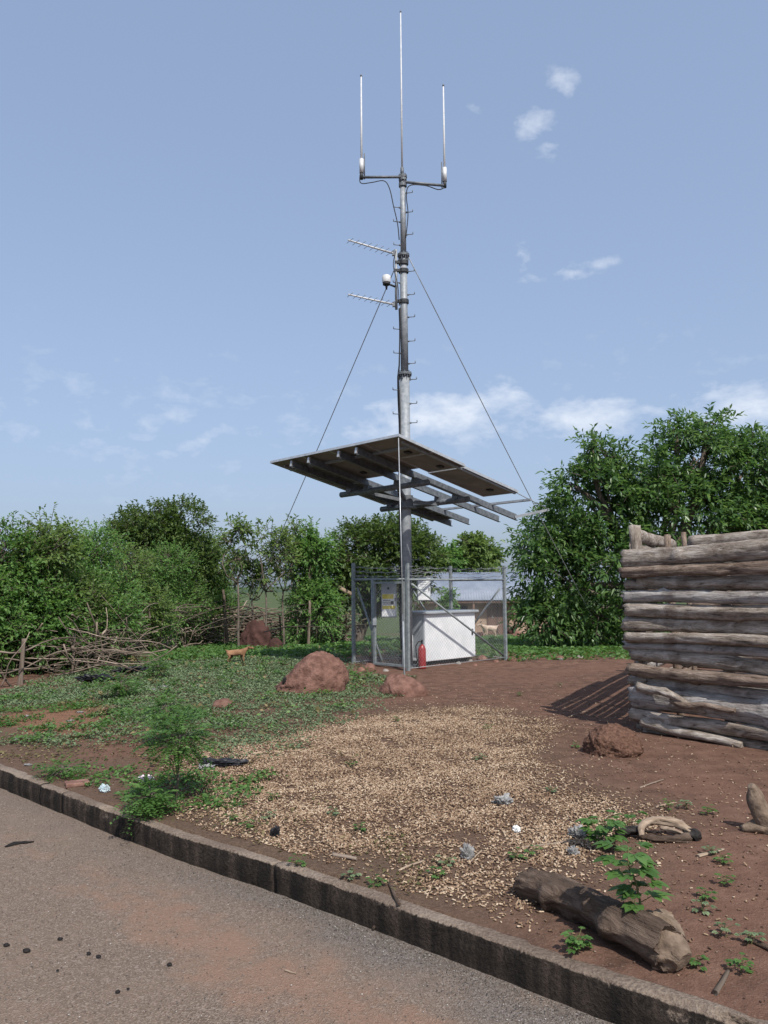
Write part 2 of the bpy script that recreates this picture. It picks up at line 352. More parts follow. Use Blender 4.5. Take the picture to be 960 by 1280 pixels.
class MB:
    def __init__(s): s.v = []; s.f = []; s.sm = []
    def add(s, v, f, sm=False):
        o = len(s.v); s.v += [tuple(p) for p in v]; s.f += [tuple(i + o for i in q) for q in f]; s.sm += [sm] * len(f); return s
    def box(s, c, size, rot=None, taper=None):
        c = Vector(c); h = Vector(size) / 2; R = rot if rot is not None else Matrix.Identity(3)
        v = []
        for z in (-1, 1):
            for x, y in ((-1, -1), (1, -1), (1, 1), (-1, 1)):
                k = taper if (taper and z > 0) else 1
                v.append(c + R @ Vector((x * h.x * k, y * h.y * k, z * h.z)))
        return s.add(v, [(3, 2, 1, 0), (4, 5, 6, 7), (0, 1, 5, 4), (1, 2, 6, 5), (2, 3, 7, 6), (3, 0, 4, 7)])
    def beam(s, a, b, w, h, up=(0, 0, 1)):
        a = Vector(a); b = Vector(b); d = (b - a).normalized(); up = Vector(up)
        x = d.cross(up).normalized(); z = x.cross(d).normalized()
        v = []
        for p in (a, b):
            for i, j in ((-1, -1), (1, -1), (1, 1), (-1, 1)): v.append(p + x * (i * w / 2) + z * (j * h / 2))
        return s.add(v, [(0, 1, 2, 3), (7, 6, 5, 4), (0, 4, 5, 1), (1, 5, 6, 2), (2, 6, 7, 3), (3, 7, 4, 0)])
    def tube(s, pts, rs, seg=8, caps=True, sm=True, jag=None):
        pts = [Vector(p) for p in pts]; n = len(pts)
        if isinstance(rs, (int, float)): rs = [rs] * n
        v = []; prev = None
        for i, p in enumerate(pts):
            d = (pts[min(i + 1, n - 1)] - pts[max(i - 1, 0)]).normalized()
            if prev is None:
                x = d.orthogonal().normalized()
            else:
                x = (prev - d * prev.dot(d)).normalized()
            prev = x; y = d.cross(x)
            for k in range(seg):
                a = 2 * math.pi * k / seg; r = rs[i] * (jag(i, k) if jag else 1)
                v.append(p + (x * math.cos(a) + y * math.sin(a)) * r)
        f = []
        for i in range(n - 1):
            for k in range(seg):
                k2 = (k + 1) % seg
                f.append((i * seg + k, i * seg + k2, (i + 1) * seg + k2, (i + 1) * seg + k))
        s.add(v, f, sm)
        if caps:
            o = len(s.v) - len(v)
            s.f.append(tuple(o + k for k in reversed(range(seg)))); s.sm.append(False)
            s.f.append(tuple(o + (n - 1) * seg + k for k in range(seg))); s.sm.append(False)
        return s
    def mesh(s, name, mat, off=Vector()):
        me = bpy.data.meshes.new(name)
        me.from_pydata([(p[0] - off[0], p[1] - off[1], p[2] - off[2]) for p in s.v], [], s.f)
        me.polygons.foreach_set('use_smooth', s.sm)
        me.materials.append(MATS[mat]); me.update(); return me
    def build(s, name, mat, parent=None, loc=None):
        if parent is not None:
            off = ORG[parent]; o = bpy.data.objects.new(name, s.mesh(name, mat, off)); link(o, parent); ORG[o] = off
        else:
            off = Vector(loc) if loc is not None else Vector(); o = bpy.data.objects.new(name, s.mesh(name, mat, off)); link(o); o.location = off; ORG[o] = off
        return o
def bevel(o, w=.01, seg=2):
    m = o.modifiers.new('bevel', 'BEVEL'); m.width = w; m.segments = seg; m.limit_method = 'ANGLE'; return o
def arr(name, V, Fc, mat, parent=None, loc=None, smooth_=False, tone=None):
    off = ORG[parent] if parent is not None else (Vector(loc) if loc is not None else Vector())
    me = fast_mesh(name, np.asarray(V) - np.array(off)[None], Fc, mat, smooth_, tone)
    o = bpy.data.objects.new(name, me); link(o, parent); ORG[o] = off
    if parent is None: o.location = off
    return o

# ------------------------------------------------------------------ ground, road, kerb
def grow(a, step, r, end):
    o = [a]; 
    while o[-1] < end: o.append(o[-1] + step); step *= r
    return o
inside = lambda P, poly: _inside(P, poly)
def _inside(P, poly):
    x, y = P[:, 0], P[:, 1]; c = np.zeros(len(P), bool); n = len(poly)
    for i in range(n):
        x1, y1 = poly[i]; x2, y2 = poly[i - 1]
        k = ((y1 > y) != (y2 > y)) & (x < (x2 - x1) * (y - y1) / (y2 - y1 + 1e-12) + x1); c ^= k
    return c
def edge_dist(P, poly):                         # signed: positive inside
    d = np.full(len(P), 1e9); n = len(poly)
    for i in range(n):
        a = np.array(poly[i]); b_ = np.array(poly[i - 1]); e = b_ - a
        t = np.clip(((P - a) @ e) / (e @ e), 0, 1); d = np.minimum(d, np.linalg.norm(P - a - t[:, None] * e, axis=1))
    return np.where(_inside(P, poly), d, -d)
def vnoise(x, y, sc, seed=0):
    r = np.random.default_rng(seed); z = 0
    for k in range(9):
        f = r.normal(size=2) * sc * (1 + .35 * k); z = z + np.sin(f[0] * x + f[1] * y + r.uniform(0, 6.28)) / (1 + .25 * k)
    return z / 2.6
gpoly = lambda L: [tuple(G(*q)[:2]) for q in L]
HUSK = gpoly([(238, 985), (258, 945), (310, 922), (420, 902), (500, 888), (600, 886), (655, 905), (668, 950), (715, 985), (800, 1008), (770, 1040), (745, 1088),
              (650, 1112), (600, 1135), (530, 1122), (460, 1108), (380, 1076), (300, 1046), (250, 1018)])
COVER = gpoly([(-60, 925), (60, 938), (150, 922), (210, 948), (262, 944), (330, 914), (420, 890), (472, 868), (478, 846), (440, 840), (380, 812), (300, 804), (160, 826), (60, 858), (-60, 880)])
ORANGE = gpoly([(-20, 912), (40, 886), (100, 880), (140, 893), (120, 910), (60, 915)])

tl = sorted(set([-x for x in grow(7.0, .06, 1.12, 2600)] + list(np.arange(-7, 4.2, .05)) + grow(4.2, .06, 1.12, 2600)))
sl = [-x for x in reversed(grow(7.6, .4, 1.5, 1500))] + [-6, -3, -1, -.2, .03, .034, .055, .075, .10, .125, .15] + list(np.arange(.2, 7, .05)) + grow(7.0, .055, 1.028, 24) 
sl = sl + grow(sl[-1] + 1.0, 1.2, 1.12, 3500)
TT, SS = np.meshgrid(np.array(tl), np.array(sl))
# the kerb's own t,s frame; the kerb line is carried on straight at both ends
k0 = np.interp(TT, _kt, _ks)
sl0 = (_ks[40] - _ks[0]) / (_kt[40] - _kt[0]); sl1 = (_ks[-1] - _ks[-40]) / (_kt[-1] - _kt[-40])
X = TT * TDIR[0] + (SS + k0) * SDIR[0]; Yy = TT * TDIR[1] + (SS + k0) * SDIR[1]
Zz = np.where(SS > .05, gz(X, Yy), -.03)
Zz = np.where((SS > .05) & (SS < .06), .12, Zz)
nr, nc = X.shape
V = np.stack([X.ravel(), Yy.ravel(), Zz.ravel()], 1)
idx = np.arange(nr * nc).reshape(nr, nc)
Q = np.stack([idx[:-1, :-1], idx[:-1, 1:], idx[1:, 1:], idx[1:, :-1]], -1).reshape(-1, 4)
me = fast_mesh('ground', V, Q, 'soil', True)
P2 = V[:, :2]
def put(me, name, val):
    a = me.attributes.new(name, 'FLOAT', 'POINT'); a.data.foreach_set('value', np.clip(val, 0, 1).astype(np.float32))
put(me, 'orange', smooth(-.35, .25, edge_dist(P2, ORANGE) + .25 * vnoise(P2[:, 0], P2[:, 1], 3, 2)))
s_all = SS.ravel()
hum = .75 * smooth(.5, 0, s_all - .5 + .3 * vnoise(P2[:, 0], P2[:, 1], 2.5, 3)) * smooth(.6, -.6, P2[:, 0]) + .75 * smooth(-.7, .2, edge_dist(P2, HUSK)) + .55 * smooth(-.2, .8, edge_dist(P2, COVER))
put(me, 'humus', hum)
put(me, 'field', smooth(19, 24, P2[:, 1] + vnoise(P2[:, 0], P2[:, 1], .6, 4)) * (1 - .9 * smooth(.5, 1.5, 1.8 - np.abs((P2[:, 1] - 43) / 2.2)) * (P2[:, 0] > 0) * (P2[:, 0] < 14)))
ground = bpy.data.objects.new('ground', me); link(ground); tag(ground, kind='structure')

# road
rt = sorted(set([-x for x in grow(7.0, .2, 1.25, 60)] + list(np.arange(-7, 3.2, .08)) + grow(3.2, .2, 1.25, 60)))
rs = [-7.6, -6, -4.5, -3.5] + list(np.arange(-3.0, -.02, .08)) + [-.02, .028]
TT, SS = np.meshgrid(np.array(rt), np.array(rs)); k0 = np.interp(TT, _kt, _ks)
X = TT * TDIR[0] + (SS + k0) * SDIR[0]; Yy = TT * TDIR[1] + (SS + k0) * SDIR[1]
Zz = .012 * vnoise(X, Yy, 1.6, 8) * smooth(0, -.5, SS) * .4
nr, nc = X.shape; V = np.stack([X.ravel(), Yy.ravel(), Zz.ravel()], 1); idx = np.arange(nr * nc).reshape(nr, nc)
Q = np.stack([idx[:-1, :-1], idx[:-1, 1:], idx[1:, 1:], idx[1:, :-1]], -1).reshape(-1, 4)
me = fast_mesh('road', V, Q, 'asphalt', True)
s_ = SS.ravel(); wv = .10 * vnoise(V[:, 0], V[:, 1], 2.2, 5)
put(me, 'dust', .95 * np.exp(-((s_ + .62 + wv) / .26) ** 2) * smooth(-2.1, -.6, V[:, 0]) + .55 * np.exp(-((s_ + .55 + wv) / .2) ** 2))
put(me, 'gutter', smooth(-.34, -.10, s_ + .12 * vnoise(V[:, 0], V[:, 1], 6, 6)) * (.35 + .65 * smooth(-1.6, -.3, V[:, 0])))
road = bpy.data.objects.new('road', me); link(road); tag(road, kind='structure')

# kerb: one stone after another
kerb = bpy.data.objects.new('kerb', None); C.objects.link(kerb); tag(kerb, kind='structure'); ORG[kerb] = Vector((0, 0, 0))
prof = [(.012, -.06), (.006, .0), (.003, .03), (.0, .06), (.0, .09), (.001, .120), (.003, .138), (.008, .148), (.020, .152), (.04, .153), (.06, .152), (.085, .150), (.10, .146), (.10, -.06)]
tot_len = len(KC) * .04; seglen = 1.36
i0 = int(np.argmin(np.hypot(KC[:, 0] + .60, KC[:, 1] - 4.43)))
cuts = [c_ for c_ in range(i0 % 34, i0 - 60, 34)] + [i0 - 59, i0 - 34, i0, i0 + 66, i0 + 100]; prevc = 0
for ci, cut in enumerate(cuts + [len(KC) - 1]):
    a, bb = prevc, cut; prevc = cut
    if bb - a < 3: continue
    v = []; seg = KC[a:bb + 1].copy()
    d0 = seg[1] - seg[0]; seg[0] = seg[0] + d0 * .04; seg[-1] = seg[-1] - (seg[-1] - seg[-2]) * .04
    lift = random.uniform(-.004, .004); push = random.uniform(-.004, .004)
    n_ = len(seg)
    for i, p in enumerate(seg):
        e = seg[min(i + 1, n_ - 1)] - seg[max(i - 1, 0)]; e = e / np.linalg.norm(e); nn = np.array([-e[1], e[0]])
        if nn @ SDIR < 0: nn = -nn
        endr = .0015 if i in (0, n_ - 1) else 0
        for j, (s, z) in enumerate(prof):
            w = mnoise.noise(Vector((p[0] * 7, p[1] * 7, z * 22 + s * 22))) * .008 + mnoise.noise(Vector((p[0] * 19, p[1] * 19, z * 40))) * .005 + mnoise.noise(Vector((p[0] * 2, p[1] * 2, 9))) * .006
            chip = max(0, mnoise.noise(Vector((p[0] * 4.5, p[1] * 4.5, 3.3))) - .15) * .10 if j in (5, 6, 7, 8) else 0
            ss = s + w + push + chip * .7 + (endr if s < .07 else -endr); zz = z + w * .6 + lift - chip * .6 - endr * (z > .1)
            q = p + nn * ss; v.append((q[0], q[1], zz))
    k = len(prof); f = []
    for i in range(n_ - 1):
        for j in range(k - 1): f.append((i * k + j, (i + 1) * k + j, (i + 1) * k + j + 1, i * k + j + 1))
    f.append(tuple(range(k))); f.append(tuple((n_ - 1) * k + j for j in reversed(range(k))))
    mb = MB().add(v, f, True); mb.sm[-1] = mb.sm[-2] = False
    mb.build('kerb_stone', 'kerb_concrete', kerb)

# ------------------------------------------------------------------ scatter helpers
def leaf_arrays(pos, d, nrm, L, Wd, fold=.25, droop=.12):
    d = d / (np.linalg.norm(d, axis=1, keepdims=True) + 1e-9)
    side = np.cross(d, nrm); side /= (np.linalg.norm(side, axis=1, keepdims=True) + 1e-9); n2 = np.cross(side, d)
    L = L[:, None]; Wd = Wd[:, None]
    tip = pos + d * L; tip[:, 2] -= (droop * L[:, 0]); mid = pos + d * L * .45
    a = mid + side * Wd / 2 + n2 * fold * Wd; b_ = mid - side * Wd / 2 + n2 * fold * Wd
    n = len(pos); V = np.empty((n * 4, 3)); V[0::4] = pos; V[1::4] = a; V[2::4] = tip; V[3::4] = b_
    i = np.arange(n) * 4
    Fc = np.empty((n * 2, 3), int); Fc[0::2] = np.stack([i, i + 1, i + 2], 1); Fc[1::2] = np.stack([i, i + 2, i + 3], 1)
    return V, Fc
def unit(n, rng):
    v = rng.normal(size=(n, 3)); return v / np.linalg.norm(v, axis=1, keepdims=True)
def merge(parts):
    V = []; Fc = []; T = []; o = 0
    for v, f, t in parts: V.append(v); Fc.append(f + o); T.append(t); o += len(v)
    return np.concatenate(V), np.concatenate(Fc), np.concatenate(T)
def sticks(A, B, r):                            # thin three-sided stems
    d = B - A; d = d / (np.linalg.norm(d, axis=1, keepdims=True) + 1e-9)
    x = np.cross(d, np.array([.3, .5, .81])); x /= np.linalg.norm(x, axis=1, keepdims=True) + 1e-9; y = np.cross(d, x)
    n = len(A); V = np.empty((n * 6, 3))
    for k in range(3):
        a = 2 * math.pi * k / 3; o = (x * math.cos(a) + y * math.sin(a)) * (r[:, None] if hasattr(r, '__len__') else r)
        V[k::6] = A + o; V[3 + k::6] = B + o * .6
    i = np.arange(n) * 6; Fs = []
    for k in range(3):
        k2 = (k + 1) % 3; Fs.append(np.stack([i + k, i + k2, i + 3 + k2], 1)); Fs.append(np.stack([i + k, i + 3 + k2, i + 3 + k], 1))
    return V, np.concatenate(Fs)

def foliage(lobes, ntw, lpt, leafL, leafW, rng, twl=.45, droop=.25, up=.35, gap=.0, shell=.5, clump=1.6):
    """lobes: (centre, radii). twigs spread through each lobe, denser to the outside; leaves along each twig."""
    vol = np.array([r[0] * r[2] + r[0] * r[1] + r[1] * r[2] for c, r in lobes]); pr = vol / vol.sum()
    li = rng.choice(len(lobes), size=int(ntw * 1.6), p=pr)
    c = np.array([lobes[i][0] for i in li]); r = np.array([lobes[i][1] for i in li])
    u = unit(len(li), rng); rr = shell + (1 - shell) * rng.random(len(li)) ** .6
    p = c + u * r * rr[:, None]
    # clumps: drop the twigs where a slow noise is low
    s = clump; nz_ = (np.sin(p[:, 0] * 2.1 * s + 1) * np.sin(p[:, 1] * 2.3 * s + 2) + np.sin(p[:, 2] * 2.6 * s + p[:, 0] * s) + .6 * np.sin(p[:, 0] * 5 * s + p[:, 2] * 4 * s))
    keep = nz_ + rng.normal(size=len(p)) * .5 > gap - .9
    # no twig under the ground
    keep &= p[:, 2] > gz(p[:, 0], p[:, 1]) + .12
    p = p[keep][:ntw]; u = u[keep][:ntw]; n = len(p)
    d = u * .8 + unit(n, rng) * .65; d[:, 2] += up; d /= np.linalg.norm(d, axis=1, keepdims=True)
    tl_ = twl * rng.uniform(.6, 1.4, n)
    parts = []
    tw_tone = np.clip(rng.normal(.5, .17, n), 0, 1)
    for k in range(lpt):
        t = (k + .6) / lpt
        pos = p + d * (tl_ * t)[:, None]; pos[:, 2] -= droop * tl_ * t * t
        sd_ = np.cross(d, unit(n, rng)); sd_ /= np.linalg.norm(sd_, axis=1, keepdims=True)
        ld = d * (.35 + .5 * t) + sd_ * (.9 - .4 * t); ld[:, 2] -= droop * .8
        nm = unit(n, rng) * .55; nm[:, 2] += 1
        L = leafL * rng.uniform(.65, 1.25, n); W_ = leafW * rng.uniform(.75, 1.2, n)
        v, f = leaf_arrays(pos, ld, nm, L, W_, .18, .15)
        tone = np.clip(tw_tone + rng.normal(0, .16, n) + .18 * t, 0, 1)
        parts.append((v, f, np.repeat(tone, 2)))
    B = p + d * tl_[:, None] * .9; B[:, 2] -= droop * tl_ * .8
    return merge(parts), (p, B), p
def curve_pts(a, b, n, wob, rng, sag=0):
    a = np.array(a, float); b = np.array(b, float); o = []
    off = rng.normal(size=(3, 3)) * wob
    for i in range(n + 1):
        t = i / n; q = a + (b - a) * t
        for k in range(3): q = q + off[k] * math.sin(math.pi * t * (k + 1)) / (k + 1)
        q[2] += sag * math.sin(math.pi * t); o.append(Vector(q))
    return o
def tree(name, base, label, lobes, ntw, lpt, leafL, leafW, leaf, trunk_r=.12, seed=0, group=None, stems=1, bark='bark_grey', nbr=26, fork=.35, **kw):
    rng = np.random.default_rng(seed)
    T = thing(name, base, label, 'tree', group)
    (V, Fc, tone), (A, B), P = foliage(lobes, ntw, lpt, leafL, leafW, rng, **kw)
    cr = arr('crown', V, Fc, leaf, T, tone=tone)
    sel = rng.choice(len(A), size=min(len(A), 900), replace=False)
    sv, sf = sticks(A[sel] - (B - A)[sel] * .35, B[sel], leafW * .09 + .002)
    arr('twigs', sv, sf, bark, cr)
    b0 = np.array(base); top = np.mean([l[0] for l in lobes], 0)
    for s in range(stems):
        mb = MB(); ang = 6.28 * s / stems + seed
        st = b0 + (np.array([math.cos(ang), math.sin(ang), 0]) * trunk_r * 1.5 if stems > 1 else 0)
        fk = st + (top - st) * fork + rng.normal(size=3) * .12 * (stems > 1)
        pts = curve_pts(st - np.array([0, 0, .15]), fk, 6, trunk_r * .6, rng); rr = np.linspace(trunk_r * 1.25, trunk_r * .8, 7); rr[0] *= 1.3
        mb.tube(pts, list(rr), 9)
        mb.build('trunk', bark, T)
        lb = MB(); ls = lobes[s::stems]
        for c, r in ls:
            pts = curve_pts(fk, np.array(c), 6, .16, rng); lb.tube(pts, list(np.linspace(trunk_r * .72, trunk_r * .2, 7)), 6)
            tgt = P[np.argsort(((P - np.array(c)) ** 2).sum(1) + rng.random(len(P)) * .8)[: max(3, nbr // len(ls))]]
            for q in tgt:
                lb.tube(curve_pts(np.array(pts[rng.integers(3, 7)]), q, 3, .07, rng), list(np.linspace(trunk_r * .25, trunk_r * .06 + .003, 4)), 4, caps=False)
        lb.build('limbs', bark, T)
    return T

def lobe(px, py, y, rpx, ry=None, rz=None, dy=0):
    p = YP(px, py, y + dy); k = y / F
    r = rpx * k
    return (np.array(p), np.array([r, (ry * k if ry else r), (rz * k if rz else r)]))

# ------------------------------------------------------------------ mast
MX, MY = .405, 14.5
MZ = gzf(MX, MY)
mast = thing('radio_mast', (MX, MY, MZ), 'tall galvanized tubular radio mast with step bolts rising inside the wire fence', 'mast')
LEAN = Vector((-.0, 0, 1))
def ax(z): return Vector((MX, MY, z))
FL1, FL2, TOP = 5.62, 7.93, 9.50
MB().tube([ax(MZ - .1), ax(FL1)], [.100, .092], 24).build('pole_section', 'galvanized', mast)
MB().tube([ax(FL1 + .02), ax(FL2)], [.072, .068], 24).build('pole_section', 'galvanized', mast)
MB().tube([ax(FL2 + .02), ax(TOP)], [.056, .052], 24).build('pole_section', 'galvanized', mast)
for z, r in ((FL1, .135), (FL2, .115), (TOP, .085)):
    mb = MB().tube([ax(z - .022), ax(z - .002)], r, 20, sm=False).tube([ax(z + .002), ax(z + .022)], r, 20, sm=False)
    for k in range(8):
        a = k * math.pi / 4; q = ax(z) + Vector((math.cos(a), math.sin(a), 0)) * (r - .02)
        mb.tube([q + Vector((0, 0, -.05)), q + Vector((0, 0, .05))], .011, 6, sm=False)
        q2 = ax(z) + Vector((math.cos(a + .39), math.sin(a + .39), 0)) * (r * .62)
        mb.box(q2 + Vector((0, 0, -.06)), (r * .55, .008, .09), Matrix.Rotation(a + .39, 3, 'Z'))
    mb.build('flange', 'galvanized_dark', mast)
MB().tube([ax(MZ - .02), ax(MZ + .02)], .22, 20, sm=False).build('base_plate', 'galvanized_dark', mast)
for py, side in ((242, 1), (260, -1), (278, -1), (266, 1), (294, 1), (307, -1), (340, 1), (369, 1), (397, 1), (427, 1), (455, 1), (475, 1), (529, 1), (412, -1), (442, -1), (488, -1), (518, -1), (354, -1), (505, 1), (700, 1), (680, -1)):
    z = YP(504, py, MY).z
    r = .1 if z < FL1 else .078 if z < FL2 else .06
    o = ax(z); dx = Vector((side * .97, -.24, 0))
    mb = MB().tube([o + dx * r * .8, o + dx * (r + .13)], .008, 6).tube([o + dx * (r + .128), o + dx * (r + .13) + Vector((0, 0, .045))], .008, 6)
    mb.tube([o + dx * (r * .9), o + dx * (r + .02)], .018, 8)
    mb.build('step_bolt', 'galvanized_dark', mast)
# cross arms at the head
armL = (Vector((MX, MY - .05, 9.47)), YP(452, 221.5, MY - .1)); armR = (Vector((MX, MY - .05, 9.37)), YP(556, 232, MY + .12))
for a, b_ in (armL, armR): MB().tube([a, b_], .026, 10).build('cross_arm', 'galvanized_dark', mast)
MB().tube([ax(9.30), ax(9.36)], .078, 16, sm=False).tube([ax(9.42), ax(9.465)], .078, 16, sm=False).build('clamp', 'galvanized_dark', mast)
# offset bracket pole with two stand-off clamps
BP = MX - .145
MB().tube([Vector((BP, MY - .03, 6.86)), Vector((BP, MY - .03, 8.03))], .026, 12).build('bracket_pole', 'galvanized', mast)
for z in (7.02, 7.62, 7.78):
    MB().box((BP + .06, MY - .03, z), (.17, .06, .05)).tube([ax(z - .035), ax(z + .035)], .094, 14, sm=False).build('clamp', 'dark_metal', mast)
# cables down the mast
for k, (sx_, sy_) in enumerate(((-.10, -.05), (-.112, -.01))):
    pts = [ax(z) + Vector((sx_ * (1.05 if z < FL1 else .85), sy_, 0)) + Vector((.012 * math.sin(z * 3 + k), 0, 0)) for z in np.arange(MZ + .3, 6.9, .22)]
    MB().tube(pts, .013, 6).build('cable', 'cable_black', mast)
def cab(pts, r=.010):
    P = resample(np.array([tuple(p) for p in pts]), .05); MB().tube([Vector(p) for p in P], r, 6).build('cable', 'cable_black', mast)
cab([YP(450, 219, MY - .1), YP(451, 229, MY - .1), YP(465, 228, MY - .1), YP(480, 226, MY - .08), YP(487, 236, MY - .08), YP(492, 258, MY - .07), YP(497, 280, MY - .08), YP(499, 300, MY - .08)])
cab([YP(556, 234, MY + .1), YP(548, 237, MY + .1), YP(532, 232, MY), YP(512, 232, MY - .07), YP(508, 245, MY - .08), YP(510, 268, MY - .07), YP(507, 300, MY - .09)])
cab([Vector((BP, MY - .06, 8.0)), Vector((BP - .05, MY - .08, 7.7)), Vector((BP + .03, MY - .1, 7.3)), Vector((MX - .09, MY - .06, 6.9))], .008)

def whip(p, h, r, label, box_):
    t_ = thing('whip_antenna', p, label, 'antenna')
    p = Vector(p)
    MB().tube([p + Vector((0, 0, .05)), p + Vector((0, 0, h * .5)), p + Vector((0, 0, h))], [r, r * .85, r * .6], 10).build('radome', 'antenna_white', t_)
    if box_:
        MB().tube([p + Vector((0, 0, .02)), p + Vector((0, 0, .30))], .042, 12).build('base_sleeve', 'antenna_white', t_)
        MB().tube([p + Vector((0, 0, -.10)), p + Vector((0, 0, .03))], .034, 10).build('mount', 'dark_metal', t_)
        MB().tube([p + Vector((.055 * box_, 0, -.1)), p + Vector((.055 * box_, 0, .42))], .012, 8).build('side_rod', 'galvanized_dark', t_)
    else:
        MB().tube([p, p + Vector((0, 0, .16))], .036, 12).build('mount', 'galvanized_dark', t_)
    MB().tube([p + Vector((0, 0, h)), p + Vector((0, 0, h + .03))], r * .9, 8).build('tip_cap', 'galvanized_dark', t_)
whip((MX - .01, MY, TOP + .02), 3.36, .019, 'longest slim white whip antenna standing on the very top of the mast', 0)
e = armL[1]; whip((e.x, e.y, e.z + .06), 1.98, .022, 'white whip antenna on the cross arm above the slanting white boom antennas', 1)
e = armR[1]; whip((e.x, e.y, e.z + .06), 1.98, .022, 'white whip antenna on the cross arm reaching toward the log enclosure side', -1)

def yagi(a, b_, label):
    t_ = thing('yagi_antenna', a, label, 'antenna', 'boom antennas on the mast')
    MB().tube([a, b_], [.020, .015], 8).build('boom', 'antenna_white', t_)
    d = (b_ - a).normalized(); n = d.cross(Vector((0, 0, 1))).normalized()
    for k in range(8):
        q = a + (b_ - a) * (.08 + .125 * k); l = .17 - .006 * k
        MB().tube([q - n * l, q + n * l], .005, 6).build('element', 'wire_grey', t_)
    MB().box(a + d * .02, (.05, .05, .09)).build('mount', 'galvanized_dark', t_)
ya = Vector((BP - .03, MY - .04, 7.95)); yagi(ya, YP(435, 300, MY - .55), 'upper slanting white boom antenna pointing sideways from the mast')
yb = Vector((BP - .03, MY - .04, 6.95)); yagi(yb, YP(435, 368, MY - .50), 'lower slanting white boom antenna below the small white radio unit')
rp = YP(483, 349, MY - .12)
ru = thing('radio_unit', rp, 'small white canister radio unit on a bracket beside the mast', 'radio')
MB().tube([rp + Vector((0, 0, -.07)), rp + Vector((0, 0, -.06)), rp + Vector((0, 0, .06)), rp + Vector((0, 0, .075))], [.075, .08, .08, .06], 18).build('housing', 'antenna_white', ru)
MB().tube([rp + Vector((0, 0, -.11)), rp + Vector((0, 0, -.07))], .07, 14).tube([rp + Vector((0, 0, -.2)), rp + Vector((0, 0, -.1))], [.015, .03], 10).build('gland', 'dark_metal', ru)
MB().tube([rp + Vector((.03, 0, -.09)), Vector((BP, MY - .03, rp.z - .12))], .02, 8).build('arm', 'dark_metal', ru)

# ------------------------------------------------------------------ solar canopy
TH = rad(45.5); SV = .195; SU = .009
B0 = Vector((.232, 11.795, 3.935))
vd = Vector((math.sin(TH), math.cos(TH), -SV)); ud = Vector((-math.cos(TH), math.sin(TH), -SU))
vn = vd.normalized(); un = ud.normalized(); up = un.cross(vn).normalized()
if up.z < 0: up = -up
PR = Matrix((un, vn, up)).transposed()
def UV(a, b_, w=0): return B0 + ud * a + vd * b_ + up * w
arrT = thing('solar_canopy', (MX, MY, MZ), 'sloping canopy of dark solar panels on steel beams carried by the mast', 'solar array')
def panel(u0, u1, v0, v1):
    c = UV((u0 + u1) / 2, (v0 + v1) / 2); w = (u1 - u0 - .012) * ud.length; l = (v1 - v0 - .012) * vd.length
    p = MB().box(c, (w - .01, l - .01, .012), PR).build('panel', 'backsheet', arrT)
    MB().box(c + up * .013, (w - .03, l - .03, .006), PR).build('cells', 'solar_cell', p)
    fr = MB()
    for s in (-1, 1):
        fr.box(c + un * s * (w / 2), (.018, l + .018, .042), PR)
        fr.box(c + vn * s * (l / 2), (w - .018, .018, .042), PR)
    fr.build('frame', 'alu', p)
    MB().box(c - up * .018 + vn * l * .3, (.11, .09, .024), PR).build('junction_box', 'dark_metal', p)
for a in ((0, .81, 0, .79), (0, .81, .80, 1.56), (.07, .86, 1.60, 3.12), (.82, 1.62, 0, 1.32), (1.63, 2.34, 0, 1.40), (2.35, 3.26, 0, 1.52), (2.35, 3.26, 1.54, 2.90), (2.35, 3.2, 2.93, 4.25)):
    panel(*a)
for u in (.99, 1.42, 2.2, 2.68):
    # Z-shaped purlins: web and two lips
    a, b_ = UV(u, .06, -.095), UV(u, 4.33, -.095)
    mb = MB().beam(a, b_, .010, .13, up).beam(a + un * .026 + up * .062, b_ + un * .026 + up * .062, .052, .008, up).beam(a - un * .026 - up * .062, b_ - un * .026 - up * .062, .052, .008, up)
    mb.build('purlin', 'galvanized_dark', arrT)
    MB().box(UV(u, .05, -.09), (.045, .03, .10), PR).build('end_bracket', 'alu', arrT)
for v in (1.48, 2.55):
    MB().tube([UV(.72, v, -.235), UV(2.95, v, -.235)], .055, 14).build('cross_pipe', 'galvanized_dark', arrT)
    for u in (.99, 1.42, 2.2, 2.68): MB().box(UV(u, v, -.19), (.13, .15, .10), PR).build('pipe_clamp', 'galvanized_dark', arrT)
for v in (.42, 3.55):
    MB().beam(UV(.1, v, -.03), UV(3.2, v, -.03), .04, .04, up).build('tie_bar', 'galvanized', arrT)
MB().beam(UV(.12, .2, -.03), UV(.12, 3.1, -.03), .04, .04, up).build('tie_bar', 'galvanized', arrT)
MB().beam(UV(3.1, .2, -.03), UV(3.1, 4.2, -.03), .04, .04, up).build('tie_bar', 'galvanized', arrT)
zc = 3.22
MB().tube([ax(zc - .10), ax(zc + .10)], .135, 20, sm=False).tube([ax(zc - .14), ax(zc - .10)], .2, 20, sm=False).build('collar', 'galvanized_dark', arrT)
for v in (1.48, 2.55):
    for u in (1.42, 2.2):
        MB().beam(ax(zc) , UV(u, v, -.27), .06, .06).build('strut', 'galvanized_dark', arrT)
ob = YP(686, 637, 15.6)
MB().beam(UV(.99, 4.28, -.10), ob, .05, .05).build('outrigger', 'galvanized', arrT)
MB().tube([UV(.10, 3.1, -.02), ob], .008, 6).build('stay_wire', 'wire_grey', arrT)

